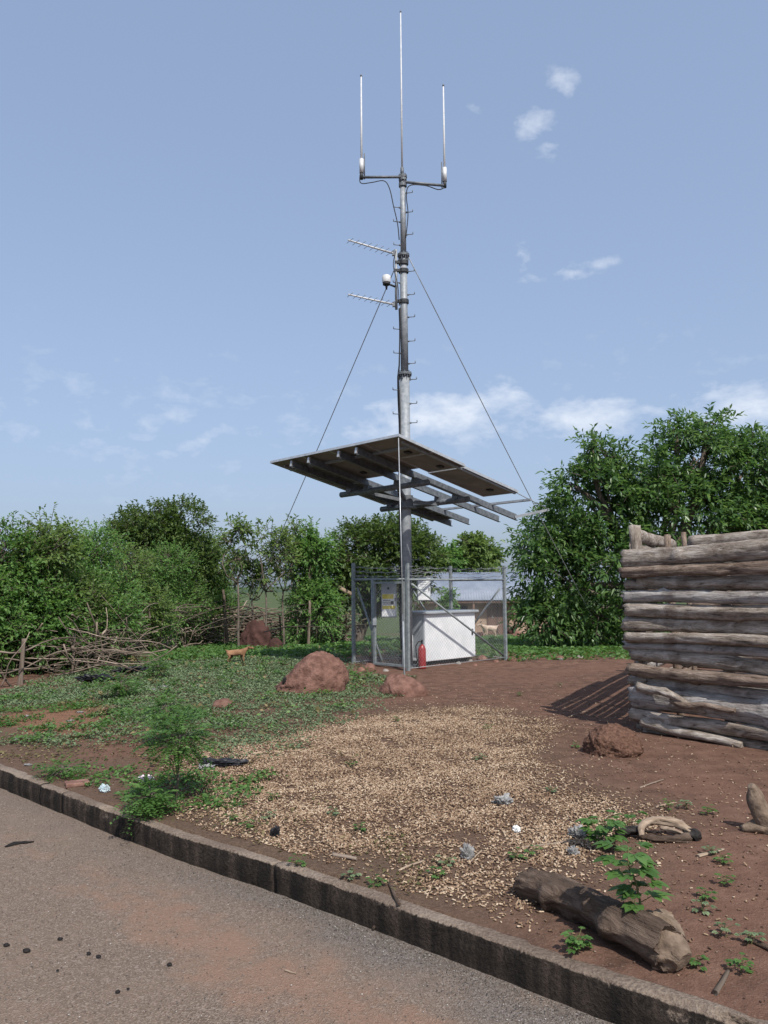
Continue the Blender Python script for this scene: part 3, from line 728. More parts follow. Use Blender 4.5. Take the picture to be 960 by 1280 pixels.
def wire(name, a, b_, r, mat, label, cat, group=None, sag=0, parent=None):
    P = [a.lerp(b_, t) + Vector((0, 0, -sag * math.sin(math.pi * t))) for t in np.linspace(0, 1, 14)]
    mb = MB().tube([p for p in P], r, 6); o = mb.build(name, mat, None, b_); return tag(o, label, cat, group)
aL = on(-4.15, 21.2); aR = on(6.05, 21.6)
wire('guy_wire', Vector((MX - .08, MY, 7.88)), aL, .009, 'wire_grey', 'thin guy wire running from the mast down to the leafy thicket', 'wire', 'mast guy wires', .05)
wire('guy_wire', Vector((MX + .1, MY - .02, 7.88)), aR, .009, 'wire_grey', 'thin guy wire running from the mast past the canopy toward the big tree', 'wire', 'mast guy wires', .05)
td = thing('tie_down_cable', on(.27, 10.98), 'pale tie-down cable hanging from the canopy corner to the dark red boulder', 'cable')
b1 = UV(.02, .02, -.03); b2 = on(.27, 10.98, -.05); jn = b1.lerp(b2, .72)
MB().tube([b1, jn], .0075, 6).build('cable', 'alu', td)
MB().tube([jn, b2], .012, 8).build('guard_tube', 'galvanized', td)
MB().box(jn, (.035, .035, .12)).build('turnbuckle', 'galvanized_dark', td)

# ------------------------------------------------------------------ wire fence compound
fv = Vector((.713, .701, 0)); fu = Vector((-.701, .713, 0))
K = Vector((.40, 13.80, 0)); LV, LU = 2.78, 1.40
def FP(s, t_, z=0):
    p = K + fv * s + fu * t_; return Vector((p.x, p.y, gzf(p.x, p.y) + z))
fence = thing('chain_link_fence', FP(0, 0), 'galvanized chain link compound fence with barbed wire around the mast foot', 'fence')
HF, HT = 1.58, 1.86
posts = [(0, 0), (LV, 0), (LV, LU), (0, LU), (LV / 2, LU)]
for s, t_ in posts:
    p = FP(s, t_)
    MB().box(p + Vector((0, 0, HT / 2 - .1)), (.052, .052, HT + .2), Matrix.Rotation(rad(45), 3, 'Z')).build('post', 'fence_steel', fence)
zr = .2
sides = [((0, 0), (LV, 0)), ((LV, 0), (LV, LU)), ((LV, LU), (0, LU)), ((0, LU), (0, 0))]
def chain(a, b_, z0, z1, name, par, pitch=.07, r=.0014):
    L = (b_ - a).length; H = z1 - z0; d = (b_ - a) / L; A = []; Bq = []
    n = int((L + H) / pitch) + 1
    for i in range(n):
        x0 = i * pitch
        for sgn in (1, -1):
            # line x - sgn*z = const, clipped to the panel
            if sgn == 1: xs, zs, xe, ze = x0 - H, 0, x0, H
            else: xs, zs, xe, ze = x0, 0, x0 - H, H
            def clip(xs, zs, xe, ze):
                if xs == xe: return None
                t0, t1 = 0.0, 1.0
                for lo, hi in ((0, L),):
                    dx = xe - xs
                    ta, tb = (lo - xs) / dx, (hi - xs) / dx
                    if ta > tb: ta, tb = tb, ta
                    t0, t1 = max(t0, ta), min(t1, tb)
                if t0 >= t1: return None
                return (xs + (xe - xs) * t0, zs + (ze - zs) * t0, xs + (xe - xs) * t1, zs + (ze - zs) * t1)
            q = clip(xs, zs, xe, ze)
            if q is None: continue
            A.append(a + d * q[0] + Vector((0, 0, z0 + q[1]))); Bq.append(a + d * q[2] + Vector((0, 0, z0 + q[3])))
    V, Fc = sticks(np.array([tuple(p) for p in A]), np.array([tuple(p) for p in Bq]), r)
    return arr(name, V, Fc, 'wire_grey', par)
for (s0, t0), (s1, t1) in sides:
    a, b_ = FP(s0, t0), FP(s1, t1); zb = min(a.z, b_.z); a.z = b_.z = zb
    chain(a, b_, .04, HF, 'wire_mesh', fence)
    MB().tube([a + Vector((0, 0, HF)), b_ + Vector((0, 0, HF))], .018, 8).build('rail', 'fence_steel', fence)
    MB().tube([a + Vector((0, 0, .05)), b_ + Vector((0, 0, .05))], .006, 6).build('tension_wire', 'wire_grey', fence)
    for hz in (1.66, 1.74, 1.82):
        q = MB(); L = (b_ - a).length; n = max(4, int(L / .12)); pts = [a.lerp(b_, i / n) + Vector((0, 0, hz + .012 * math.sin(i * 2.1 + hz * 9) - .04 * math.sin(math.pi * i / n))) for i in range(n + 1)]
        q.tube(pts, .004, 5)
        for p in pts[1:-1]: q.tube([p + Vector((.012, .01, .02)), p - Vector((.012, .01, .02))], .0025, 4)
        q.build('barbed_wire', 'wire_grey', fence)
for (a, b_) in ((FP(.12, 0, 1.50), FP(LV - .06, 0, .1)), (FP(LV / 2 + .1, LU, 1.5), FP(LV - .05, LU, .12)), (FP(.05, LU * .95, 1.4), FP(.0, LU * .45, .1)), (FP(LV, .1, 1.4), FP(LV, LU - .1, .1))):
    MB().tube([a + Vector((-.01, -.01, 0)), b_ + Vector((-.01, -.01, 0))], .019, 8).build('brace', 'fence_steel', fence)
# gate leaf in the short side by the mast
gate = thing('gate', FP(0, .04), 'narrow steel framed mesh gate with a latch in the compound fence', 'gate')
g0, g1 = FP(-.03, .07), FP(-.03, .80); g0.z = g1.z = min(g0.z, g1.z)
for p in (g0, g1): MB().box(p + Vector((0, 0, .80)), (.045, .045, 1.48), Matrix.Rotation(rad(45), 3, 'Z')).build('stile', 'fence_steel', gate)
for z in (.08, 1.52): MB().beam(g0 + Vector((0, 0, z)), g1 + Vector((0, 0, z)), .04, .04).build('crossbar', 'fence_steel', gate)
chain(g0, g1, .09, 1.5, 'wire_mesh', gate)
MB().box(g1 + Vector((.0, -.03, .82)), (.07, .05, .12)).build('latch', 'galvanized', gate)
MB().tube([FP(-.02, .86) + Vector((0, 0, -.1)), FP(-.02, .86) + Vector((0, 0, 1.56))], .03, 10).build('post', 'fence_steel', fence)

# big white equipment cabinet on a low plinth
cab_c = FP(1.47, .56)
FR = Matrix((fv, -fu, Vector((0, 0, 1)))).transposed()
ec = thing('equipment_cabinet', cab_c, 'large white equipment chest on a low plinth behind the wire mesh', 'cabinet')
bevel(MB().box(cab_c + Vector((0, 0, .50)), (1.44, .56, .86), FR).build('body', 'paint_white', ec), .012)
bevel(MB().box(cab_c + Vector((0, 0, .952)), (1.54, .68, .045), FR).build('lid', 'paint_grey', ec), .01)
MB().box(cab_c + Vector((0, .05, .0)), (1.30, .40, .16), FR).build('plinth', 'dark_metal', ec)  # coloured dark to stand for the shadowed gap under the cabinet
MB().box(cab_c + fv * (-.724) + Vector((0, 0, .55)), (.012, .50, .78), FR).build('shade_side_panel', 'paint_grey', ec)  # grey sheet paints the shade on this side of the white body
MB().box(cab_c - fu * .285 + fv * .62 + Vector((0, 0, .55)), (.03, .02, .12), FR).build('handle', 'dark_metal', ec)

# boxes hung on the mast
def hung(px0, px1, py0, py1, y, dep, name, label, mat, face=None):
    a = YP(px0, py0, y); b_ = YP(px1, py1, y); c = (a + b_) / 2; w = b_.x - a.x; h = a.z - b_.z
    t_ = thing(name, (c.x, y + dep / 2, b_.z), label, 'box')
    bevel(MB().box((c.x, y + dep / 2, c.z), (w, dep, h)).build('housing', mat, t_), .008)
    MB().box((c.x, y - .006, c.z), (w - .03, .008, h - .03)).build('door', face or mat, t_)
    MB().box((c.x + w / 2 - .03, y - .016, c.z), (.015, .014, .06)).build('lock', 'dark_metal', t_)
    MB().beam(Vector((c.x, y + dep * .75, c.z)), ax(c.z), .04, .05).build('bracket', 'galvanized_dark', t_)
    return t_, c, w, h, y
t_, c, w, h, y = hung(521.5, 538.5, 722, 751, 14.32, .2, 'junction_box', 'small white box with faint lines of print hung beside the mast', 'paint_grey', 'paint_white')
rr = random.Random(3)
for k in range(5):
    MB().box((c.x + rr.uniform(-.02, .01), y - .012, c.z + h * (.3 - .1 * k)), (w * rr.uniform(.35, .6), .002, .008)).build('print_line', 'paint_grey', t_)
t_, c, w, h, y = hung(476.5, 496, 727, 772, 14.34, .22, 'control_box', 'grey control box with yellow and white warning stickers on its door', 'paint_grey')
def stick(nm, x0, x1, z0, z1, mat, dy): MB().box((c.x + w * (x0 + x1) / 2, y - dy, c.z + h * (z0 + z1) / 2), (w * (x1 - x0), .002, h * (z1 - z0))).build(nm, mat, t_)
stick('sticker', -.46, .42, -.46, .16, 'sticker_white', .012)
stick('sticker_band', -.44, .30, .02, .15, 'sticker_yellow', .015)
stick('sticker_band', -.44, .40, -.26, -.17, 'sticker_yellow', .015)
for k in range(3): stick('print_line', -.40, .1 + .1 * k, -.03 - .05 * k, -.012 - .05 * k, 'black_ink', .015)
stick('print_line', .12, .3, -.14, -.04, 'black_ink', .0152)
stick('print_line', -.1, .02, .28, .34, 'black_ink', .012)

# fire extinguisher
ep = FP(.46, .10)
fe = thing('fire_extinguisher', ep, 'red fire extinguisher standing at the foot of the mast inside the mesh', 'extinguisher')
MB().tube([ep + Vector((0, 0, z)) for z in (.0, .02, .34, .40, .43)], [.066, .072, .072, .05, .022], 18).build('cylinder', 'red_paint', fe)
MB().tube([ep + Vector((0, 0, .43)), ep + Vector((0, 0, .49))], .02, 10).box(ep + Vector((.0, -.04, .50)), (.03, .13, .02)).build('valve', 'dark_metal', fe)
MB().tube([ep + Vector(q) for q in ((0, 0, .47), (-.06, -.02, .48), (-.11, -.02, .40), (-.10, -.02, .25), (-.08, -.02, .12))], .011, 8).tube([ep + Vector((-.08, -.02, .14)), ep + Vector((-.075, -.02, .03))], [.012, .026], 8).build('hose', 'cable_black', fe)
# wire rack beside it
rp = FP(.45, .42)
rk = thing('wire_rack', rp, 'small pale wire rack leaning beside the fire extinguisher', 'rack')
mb = MB()
for k in range(4): mb.tube([rp + fv * (k * .07 - .1) + Vector((0, 0, .0)), rp + fv * (k * .07 - .1) + Vector((0, 0, .56))], .007, 6)
mb.build('upright', 'antenna_white', rk); mb = MB()
for z in (.22, .3, .45, .54): mb.tube([rp + fv * -.11 + Vector((0, 0, z)), rp + fv * .12 + Vector((0, 0, z))], .007, 6)
mb.build('crosspiece', 'antenna_white', rk)

# ------------------------------------------------------------------ earth mounds and stones
def blob(name, c, size, mat, label, cat, seed, rough=.25, sub=4, group=None, flatb=.25, fr=1.4, parent=None, rz=0, shape=None, fine=.04):
    bm = bmesh.new(); bmesh.ops.create_icosphere(bm, subdivisions=sub, radius=1)
    o3 = Vector((seed * 7.3, seed * 3.1, seed * 1.7))
    for v in bm.verts:
        d = v.co.normalized(); k = 1 + rough * mnoise.noise(d * fr + o3) + rough * .5 * mnoise.noise(d * fr * 2.3 + o3) + fine * mnoise.noise(d * fr * 6 + o3) + fine * .6 * mnoise.noise(d * fr * 13 + o3)
        v.co = d * k
        if shape: v.co = shape(v.co)
        if v.co.z < -flatb: v.co.z = -flatb + (v.co.z + flatb) * .2
        v.co = Vector((v.co.x * size[0] / 2, v.co.y * size[1] / 2, (v.co.z + flatb) / (1 + flatb) * size[2]))
        v.co = Matrix.Rotation(rz, 3, 'Z') @ v.co
    for f in bm.faces: f.smooth = True
    me = bpy.data.meshes.new(name); bm.to_mesh(me); bm.free(); me.materials.append(MATS[mat])
    o = bpy.data.objects.new(name, me); link(o); o.location = c; ORG[o] = Vector(c)
    return tag(o, label, cat, group)
def mound_shape(v): return Vector((v.x, v.y, v.z * (1.0 + .55 * v.x - .22 * v.x * v.x)))
p = G(388, 866); blob('termite_mound', p + Vector((0, .25, -.06)), (.98, .8, .56), 'termite_earth', 'large reddish termite mound with dark holes on the green patch', 'mound', 3, .16, 5, shape=mound_shape, fr=1.5, fine=.055)
mh = [o for o in C.objects if o.name == 'termite_mound'][0]
b_ = blob('hole_shade_lump', p, (.07, .05, .10), 'matte_black', None, None, 44, .3, 3, flatb=.9); b_.parent = mh; b_.location = (-.345, -.26, .17)  # black lump painted in for the shade inside an opening
p = G(507, 871); blob('boulder', p + Vector((0, .25, -.05)), (.62, .5, .29), 'termite_earth', 'dark red boulder on bare dirt at the foot of the tie-down cable', 'boulder', 5, .22, 4, shape=lambda v: Vector((v.x, v.y, v.z * (1 - .3 * v.x))), fine=.05)
p = G(317, 812); blob('termite_mound', p + Vector((0, .5, -.05)), (.90, .8, .80), 'shade_toned_earth', 'tall dark shaded earth mound against the brushwood fence', 'mound', 8, .3, 5, fine=.05)
p = G(343, 814); blob('termite_mound', p + Vector((.0, .2, -.04)), (.40, .36, .36), 'shade_toned_earth', 'small rounded earth mound leaning on the tall dark mound', 'mound', 9, .15, 4)
p = G(771, 945); blob('earth_clod', p + Vector((0, .12, -.03)), (.50, .42, .26), 'clod_earth', 'rough crumbly brown earth clod beside the log enclosure corner', 'clod', 12, .12, 5, fine=.11, fr=2.2, flatb=.4)
p = G(279, 884); blob('stone', p, (.26, .22, .11), 'stone_red', 'flat reddish stone lying in the green ground cover', 'stone', 14, .25, 3)
STG = 'loose stones by the compound fence'
for k, (px, py, w) in enumerate(((586, 826, .16), (603, 825, .22), (620, 828, .13), (573, 830, .12), (594, 832, .10), (640, 826, .20), (655, 825, .12), (462, 836, .22), (452, 838, .14), (482, 839, .12), (548, 832, .1), (700, 824, .18), (725, 822, .14), (668, 823, .16))):
    p = G(px, py); blob('stone', p - Vector((0, 0, .02)), (w, w * .8, w * .55), 'stone_red' if k % 3 else 'concrete_pad', 'loose small stone on the dirt edge by the compound fence', 'stone', 20 + k, .25, 2, STG)

# ------------------------------------------------------------------ log enclosure
def log_mesh(name, L, r0, r1, seed, mat='weathered_log', rings=34, seg=14, flat=1.0, bend=.02, knots=3, rag=.03, groove=.16):
    rng = random.Random(seed); v = []; f = []; o3 = Vector((seed * 3.7, seed * 1.3, 0))
    kn = [(rng.uniform(.06, .94), rng.uniform(0, 6.28), rng.uniform(.25, .6), rng.uniform(.03, .06)) for _ in range(knots)]
    b1, b2, p1, p2 = rng.uniform(-1, 1) * bend, rng.uniform(-1, 1) * bend, rng.uniform(0, 6), rng.uniform(0, 6)
    for i in range(rings):
        t_ = i / (rings - 1); x = t_ * L; r = r0 + (r1 - r0) * t_
        oy = b1 * math.sin(3.1 * t_ + p1) + b2 * .5 * math.sin(7 * t_ + p2); oz = b2 * math.sin(3.4 * t_ + p2) + b1 * .5 * math.sin(8 * t_ + p1)
        for k in range(seg):
            a = 2 * math.pi * k / seg; q = Vector((x * 1.2, math.cos(a) * .9, math.sin(a) * .9)) + o3
            m_ = 1 + .24 * mnoise.noise(q * 1.3) + .12 * mnoise.noise(Vector((x * 5, math.cos(a) * 2.2, math.sin(a) * 2.2)) + o3) - groove * abs(mnoise.noise(Vector((x * 2.2, math.cos(a) * 4.5, math.sin(a) * 4.5)) + o3)) + .05 * mnoise.noise(Vector((x * 14, math.cos(a) * 5, math.sin(a) * 5)) + o3)
            for kt, ka, kh, kw in kn:
                da = (a - ka + math.pi) % (2 * math.pi) - math.pi
                m_ += kh * math.exp(-((x - kt * L) / kw) ** 2 - (da / .55) ** 2)
            xx = x
            if i in (0, rings - 1): xx += rag * mnoise.noise(Vector((math.cos(a) * 2, math.sin(a) * 2, seed + i)))
            v.append((xx, oy + math.cos(a) * r * m_ * flat, oz + math.sin(a) * r * m_))
    for i in range(rings - 1):
        for k in range(seg):
            k2 = (k + 1) % seg; f.append((i * seg + k, (i + 1) * seg + k, (i + 1) * seg + k2, i * seg + k2))
    mb = MB().add(v, f, True)
    mb.f.append(tuple(range(seg))); mb.f.append(tuple((rings - 1) * seg + k for k in reversed(range(seg)))); mb.sm += [False, False]
    return mb.mesh(name, mat)
hc = on(2.50, 8.12)
wdir = Vector((.655, -.755, 0)).normalized()          # front wall runs towards the road
sdir = Vector((.47, .883, 0)).normalized()           # side wall runs back
hut = thing('log_enclosure', hc, 'tall enclosure of stacked weathered grey logs beside the bare dirt', 'enclosure')
def place_log(me, start, direc, tilt=0, roll=0, name='log', par=None):
    o = bpy.data.objects.new(name, me); link(o, par or hut)
    x = direc.normalized(); x = (x + Vector((0, 0, tilt))).normalized(); y = Vector((0, 0, 1)).cross(x).normalized(); z = x.cross(y)
    m4 = Matrix((x, y, z)).transposed().to_4x4() @ Matrix.Rotation(roll, 4, 'X')
    m4.translation = Vector(start) - ORG[par or hut]; o.matrix_local = m4; return o
zpx = lambda py: YP(790, py, 8.12).z
# (top, bottom in the picture at the corner, x of the left end, tilt, flatness, knots)
rows = [(687, 709, 781, .026, .55, 0), (708.5, 723, 781, .02, .9, 2), (723, 740, 797, .014, .8, 1), (740, 754.5, 781, .012, .8, 3), (754, 771, 784, .004, .95, 1), (769, 788, 779, .002, .9, 1),
        (789, 802, 783, 0, .95, 2), (801, 814, 778, -.004, .9, 2), (812, 829.5, 785, -.006, .85, 1), (829, 844, 787, -.010, .9, 4), (843, 858.5, 790, -.014, .9, 2), (855, 886, 789, -.022, .9, 4),
        (885, 901, 786, -.018, .9, 1), (899, 918, 800, -.03, .9, 1)]
for k, (y0, y1, xl, tilt, flat, kn) in enumerate(rows):
    zt, zb = zpx(y0), zpx(y1); r = (zt - zb) / 2 * 1.03
    st = hc + wdir * ((xl - 786) / F * 8.1 * 1.05); st = Vector((st.x, st.y, (zt + zb) / 2)) - Vector((.755, .655, 0)) * (.04 * math.sin(k * 2.3))
    me = log_mesh('log', 3.3, r * .99, r * random.Random(k).uniform(.86, 1.12), 100 + k, flat=flat * .95, knots=kn + 2, bend=.024, rings=90, seg=26, rag=.05, groove=.22)
    o = place_log(me, st, wdir, tilt * .8, random.Random(k + 50).uniform(-.5, .5) if kn else 0)
# bottom leaning pieces and the knotty branch stubs
me = log_mesh('log', 1.0, .055, .035, 160, knots=2, bend=.03); place_log(me, hc + Vector((-.02, -.10, .10)) + wdir * .08, wdir, -.08)
me = log_mesh('log', 2.6, .075, .07, 161, knots=2, bend=.03); place_log(me, hc + wdir * .55 + Vector((.05, .045, .07)), wdir, .0)
me = log_mesh('log', .7, .045, .02, 162, knots=3, bend=.05, rings=20); place_log(me, Vector((hc.x, hc.y, zpx(858))) + wdir * .12 - Vector((.08, .075, 0)), wdir, -.14)
me = log_mesh('log', .6, .035, .02, 163, knots=2, bend=.05, rings=18); place_log(me, Vector((hc.x, hc.y, zpx(864))) + wdir * .5 - Vector((.08, .075, 0)), wdir, -.10)
# short filler ends between the long logs at the corner
for k, (py, L, r) in enumerate(((716, .24, .06), (731, .22, .062), (781, .24, .045), (850, .22, .06), (872, .3, .06))):
    me = log_mesh('log', L, r, r, 170 + k, knots=0, rings=10); place_log(me, Vector((hc.x, hc.y, zpx(py))) + Vector((.02, .05, 0)) + wdir * -.02, wdir)
# side and back walls with chinks of light
slm = [log_mesh('log', 4.8, .058, .054, 200 + k, flat=.4, knots=0, bend=.010, rings=34, seg=10) for k in range(5)]
bkm = [log_mesh('log', 3.3, .070, .064, 220 + k, knots=2, bend=.018, rings=22, seg=10) for k in range(4)]
back = hc + sdir * 4.7; far = hc + wdir * 3.1
for k in range(13):
    z = .10 + k * .149; zs_ = (.10, .22, .34, .54, .66, .78, .98, 1.10, 1.30, 1.42, 1.54, 1.73, 1.85)[k]
    place_log(slm[k % 5], hc + Vector((.07, .06, zs_)) + sdir * .02 + Vector((random.uniform(-.01, .01), 0, 0)), sdir, random.uniform(-.004, .004), 0)
    place_log(slm[(k + 2) % 5], far + Vector((0, 0, z)), sdir, random.uniform(-.01, .01), k * 1.7)
    place_log(bkm[k % 4], back + Vector((0, 0, z)), wdir, random.uniform(-.004, .008), k * 1.1)
place_log(log_mesh('log', 3.3, .10, .09, 240, flat=.5, knots=0), back + Vector((0, 0, 2.12)) + wdir * .05, wdir, .012)
place_log(log_mesh('log', 3.3, .09, .08, 242, flat=.6, knots=1), back + Vector((0, 0, 1.98)), wdir, .004)
place_log(log_mesh('log', 2.6, .075, .065, 241, flat=.5, knots=0, rings=24), hc + Vector((.08, .06, 1.99)) + sdir * .3, sdir, .0)
def stake(p, h, r, seed, par, lean=(0, 0), mat='weathered_log', name='post'):
    me = log_mesh(name, h, r, r * .8, seed, mat, rings=14, seg=9, knots=1, bend=.012)
    place_log(me, p, Vector((lean[0] + 1e-3, lean[1], 1)).normalized() if False else Vector((lean[0] + 1e-3, lean[1], 0)), 0, 0, name, par).matrix_local = Matrix.Translation(Vector(p) - ORG[par]) @ Vector((lean[0], lean[1], 1)).to_track_quat('X', 'Y').to_matrix().to_4x4()
stake(hc + Vector((.13, .10, -.1)), 2.17, .078, 250, hut)
for px, yy, top in ((842, 8.9, 669), (862, 9.3, 666)):
    p = YP(px, top, yy); b_ = gzf(p.x, p.y); stake(Vector((p.x, p.y, b_ - .1)), p.z - b_ + .1, .048 if px == 842 else .036, int(px), hut, (-.03, 0))
for k in (.33, .66, 1.0):
    p = hc + wdir * 3.0 * k + sdir * .16; stake(Vector((p.x, p.y, gzf(p.x, p.y) - .1)), 1.9, .06, 260 + int(k * 9), hut)

# ------------------------------------------------------------------ brushwood fence
path = resample(np.array([tuple(G(*q)[:2]) for q in ((-60, 872), (0, 860), (80, 848), (160, 822), (230, 812), (285, 806), (340, 804), (388, 805), (440, 806))]), .1)
bf = thing('brushwood_fence', on(*path[len(path) // 2]), 'tangled fence of crooked grey sticks and posts below the leafy thicket', 'fence')
def stick_mesh(seed, n=8, seg=5, crook=.035):
    rng = np.random.default_rng(seed); off = rng.normal(size=(3, 2)) * crook; mb = MB(); pts = []
    for i in range(n):
        t_ = i / (n - 1); y = sum(off[k, 0] * math.sin(math.pi * t_ * (k + 1)) / (k + .6) for k in range(3)); z = sum(off[k, 1] * math.sin(math.pi * t_ * (k + 1)) / (k + .6) for k in range(3))
        pts.append((t_, y, z))
    mb.tube(pts, list(np.linspace(.011, .0055, n) * rng.uniform(.85, 1.15, n)), seg)
    return mb.mesh('stick', 'stick_wood')
proto = [stick_mesh(300 + k) for k in range(12)]
rs_ = random.Random(5); npth = len(path)
def put_stick(p, d, L, thick, par, name='stick'):
    o = bpy.data.objects.new(name, rs_.choice(proto)); link(o, par)
    m4 = d.to_track_quat('X', 'Z').to_matrix().to_4x4() @ Matrix.Rotation(rs_.uniform(0, 6.28), 4, 'X') @ Matrix.Diagonal((L, min(L, 1.6) * thick, min(L, 1.6) * thick, 1))
    m4.translation = Vector(p) - ORG[par]; o.matrix_local = m4; return o
for k in range(250):
    fr = rs_.random() ** .55; i = int(fr * (npth - 16)); a = path[i]; L = rs_.uniform(1.0, 3.0); j = min(npth - 1, i + int(L * 10)); b_ = path[j]
    hmax = 1.2 * (0.55 + .45 * min(1, fr * 2.2)); z = hmax * rs_.random()
    p = on(a[0] + rs_.gauss(0, .10), a[1] + rs_.gauss(0, .10), .04 + z)
    q = on(b_[0] + rs_.gauss(0, .14), b_[1] + rs_.gauss(0, .14), max(.03, .04 + z + rs_.gauss(.05, .16)))
    d = q - p
    if d.length < .5: continue
    put_stick(p, d.normalized(), d.length, rs_.uniform(.8, 1.7) * (1 + .55 * fr) / max(1, d.length * .7), bf)
for k in range(34):          # slanting pieces and props
    i = rs_.randrange(npth - 4); a = path[i]; p = on(a[0] + rs_.gauss(0, .12), a[1] + rs_.gauss(0, .12), -.05)
    d = Vector((rs_.gauss(0, .6), rs_.gauss(0, .3), 1)).normalized(); put_stick(p, d, rs_.uniform(.8, 1.35), rs_.uniform(1.0, 1.8), bf)
for px, base, top, r in ((160, 822, 762, .035), (201, 815, 790, .025), (285, 808, 738, .05), (281, 808, 745, .035), (385, 808, 752, .05), (365, 806, 760, .04), (352, 806, 770, .035), (25, 856, 800, .04), (90, 842, 795, .03), (433, 806, 765, .03), (232, 812, 785, .025), (120, 835, 775, .03)):
    p = G(px, base); h = (base - top) / F * p.y
    stake(Vector((p.x, p.y, p.z - .1)), h + .1, r, px + 3, bf, (rs_.gauss(0, .05), 0), 'stick_wood')
for px0, py0, px1, py1 in ((175, 795, 310, 745), (60, 838, 250, 770), (0, 845, 190, 790), (150, 810, 290, 780), (250, 785, 385, 755), (300, 772, 420, 757), (90, 768, 118, 738), (330, 790, 470, 780)):
    a = G(px0, 815); p0 = YP(px0, py0, G(px0, 822 if px0 > 140 else 846).y); p1 = YP(px1, py1, G(px1, 808 if px1 > 200 else 824).y)
    d = p1 - p0; put_stick(p0, d.normalized(), d.length, 2.2 / max(1, d.length * .55), bf)
bs = thing('brushwood_fence', G(400, 806), 'denser brushwood fence section of piled sticks beside the wire compound', 'fence')
pth2 = resample(np.array([tuple(G(*q)[:2]) for q in ((292, 806), (340, 803), (388, 804), (446, 806))]), .1)
for k in range(150):
    i = rs_.randrange(max(1, len(pth2) - 8)); a = pth2[i]; b_ = pth2[min(len(pth2) - 1, i + rs_.randrange(8, 22))]; z = .95 * rs_.random()
    p = on(a[0] + rs_.gauss(0, .15), a[1] + rs_.gauss(.1, .15), .04 + z); q = on(b_[0] + rs_.gauss(0, .15), b_[1] + rs_.gauss(.1, .15), max(.03, z + rs_.gauss(.03, .12))); d = q - p
    if d.length > .4: put_stick(p, d.normalized(), d.length, rs_.uniform(.9, 1.9) / max(1, d.length * .7), bs)
for px in (305, 330, 372, 408, 425): p = G(px, 806); stake(Vector((p.x, p.y + .1, p.z - .1)), rs_.uniform(.9, 1.25), .035, px + 9, bs, (rs_.gauss(0, .06), 0), 'stick_wood')
# loose brush heap at the low end
bh = thing('brush_heap', G(40, 858), 'heap of fallen dead branches and bent sticks under the thicket edge', 'brush')
for k in range(230):
    c = G(rs_.uniform(-70, 165), rs_.uniform(826, 852)); c = c + Vector((0, .4, rs_.uniform(.02, .65) ))
    d = Vector((rs_.gauss(0, 1), rs_.gauss(0, .5), rs_.gauss(0, .28))).normalized(); L = rs_.uniform(.5, 1.7)
    p = c - d * L / 2; p.z = max(p.z, gzf(p.x, p.y) + .02); put_stick(p, d, L, rs_.uniform(.4, 1.1) / max(1, L * .8), bh)
for k in range(12):
    c = G(rs_.uniform(70, 105), 836) + Vector((0, .5, 0)); d = Vector((rs_.gauss(0, .45), .1, 1)).normalized(); put_stick(c, d, rs_.uniform(.6, 1.1), 1.6, bh)

# ------------------------------------------------------------------ house, far things
hy = 44.0
def hx(px): return YP(px, 733, hy).x
hz = gzf(5, hy)
hb = thing('mud_house', (hx(610), hy, hz), 'low mud walled house with a blue grey metal roof beyond the compound', 'house')
x0, x1 = hx(520), hx(705); zE, zR = hz + 1.98, hz + 3.45
MB().box(((x0 + x1) / 2, hy + 2.2, hz + 1.0), (x1 - x0, 4.4, 2.2)).build('wall', 'mud_wall', hb)
mb = MB(); n = 120; v = []; f = []
for row, (yy, zz, inset) in enumerate(((hy - .75, zE - .10, 0), (hy + 2.2, zR, .9), (hy + 5.1, zE - .1, 0))):
    for i in range(n + 1):
        t_ = i / n; xa = x0 - .4 + inset; xb = x1 + .4 - inset
        v.append((xa + (xb - xa) * t_, yy, zz + .02 * math.cos(i * math.pi)))
for r_ in range(2):
    for i in range(n): f.append((r_ * (n + 1) + i, r_ * (n + 1) + i + 1, (r_ + 1) * (n + 1) + i + 1, (r_ + 1) * (n + 1) + i))
mb.add(v, f, True); ro = mb.build('roof', 'zinc_roof', hb); sol = ro.modifiers.new('thickness', 'SOLIDIFY'); sol.thickness = .03
MB().beam(Vector((x0 - .3, hy - .66, zE - .19)), Vector((x1 + .3, hy - .66, zE - .19)), .06, .12).build('fascia', 'door_wood', hb)
for px in (545, 590, 640, 690): MB().tube([Vector((hx(px), hy - .6, hz - .1)), Vector((hx(px), hy - .6, zE - .15))], .06, 8).build('veranda_post', 'door_wood', hb)
d0, d1 = hx(608), hx(633)
dr = MB().box(((d0 + d1) / 2, hy - .03, hz + .90), (d1 - d0, .08, 1.8)).build('door', 'door_wood', hb)
MB().box(((d0 + d1) / 2, hy - .08, hz + .9), (.03, .03, 1.75)).build('stile', 'dark_metal', dr)
MB().box((d0 + .3, hy - .085, hz + .95), (.06, .05, .12)).build('handle', 'galvanized', dr)
for wx in (575, 655):
    wd = MB().box((hx(wx), hy - .02, hz + 1.2), (.8, .07, .7)).build('window', 'dark_metal', hb)
    MB().box((hx(wx), hy - .04, hz + .82), (.95, .12, .07)).build('sill', 'mud_wall', wd)
for k, (px, py, w) in enumerate(((640, 790, .5), (652, 788, .7), (668, 792, .5), (632, 789, .35), (600, 795, .4), (646, 794, .4))):
    p = G(px, py + 2); blob('stone', p, (w, w * .8, w * .6), 'stone_red' if k % 2 else 'shade_toned_earth', 'rough stone lying in front of the mud house', 'stone', 60 + k, .3, 3, 'stones before the mud house')
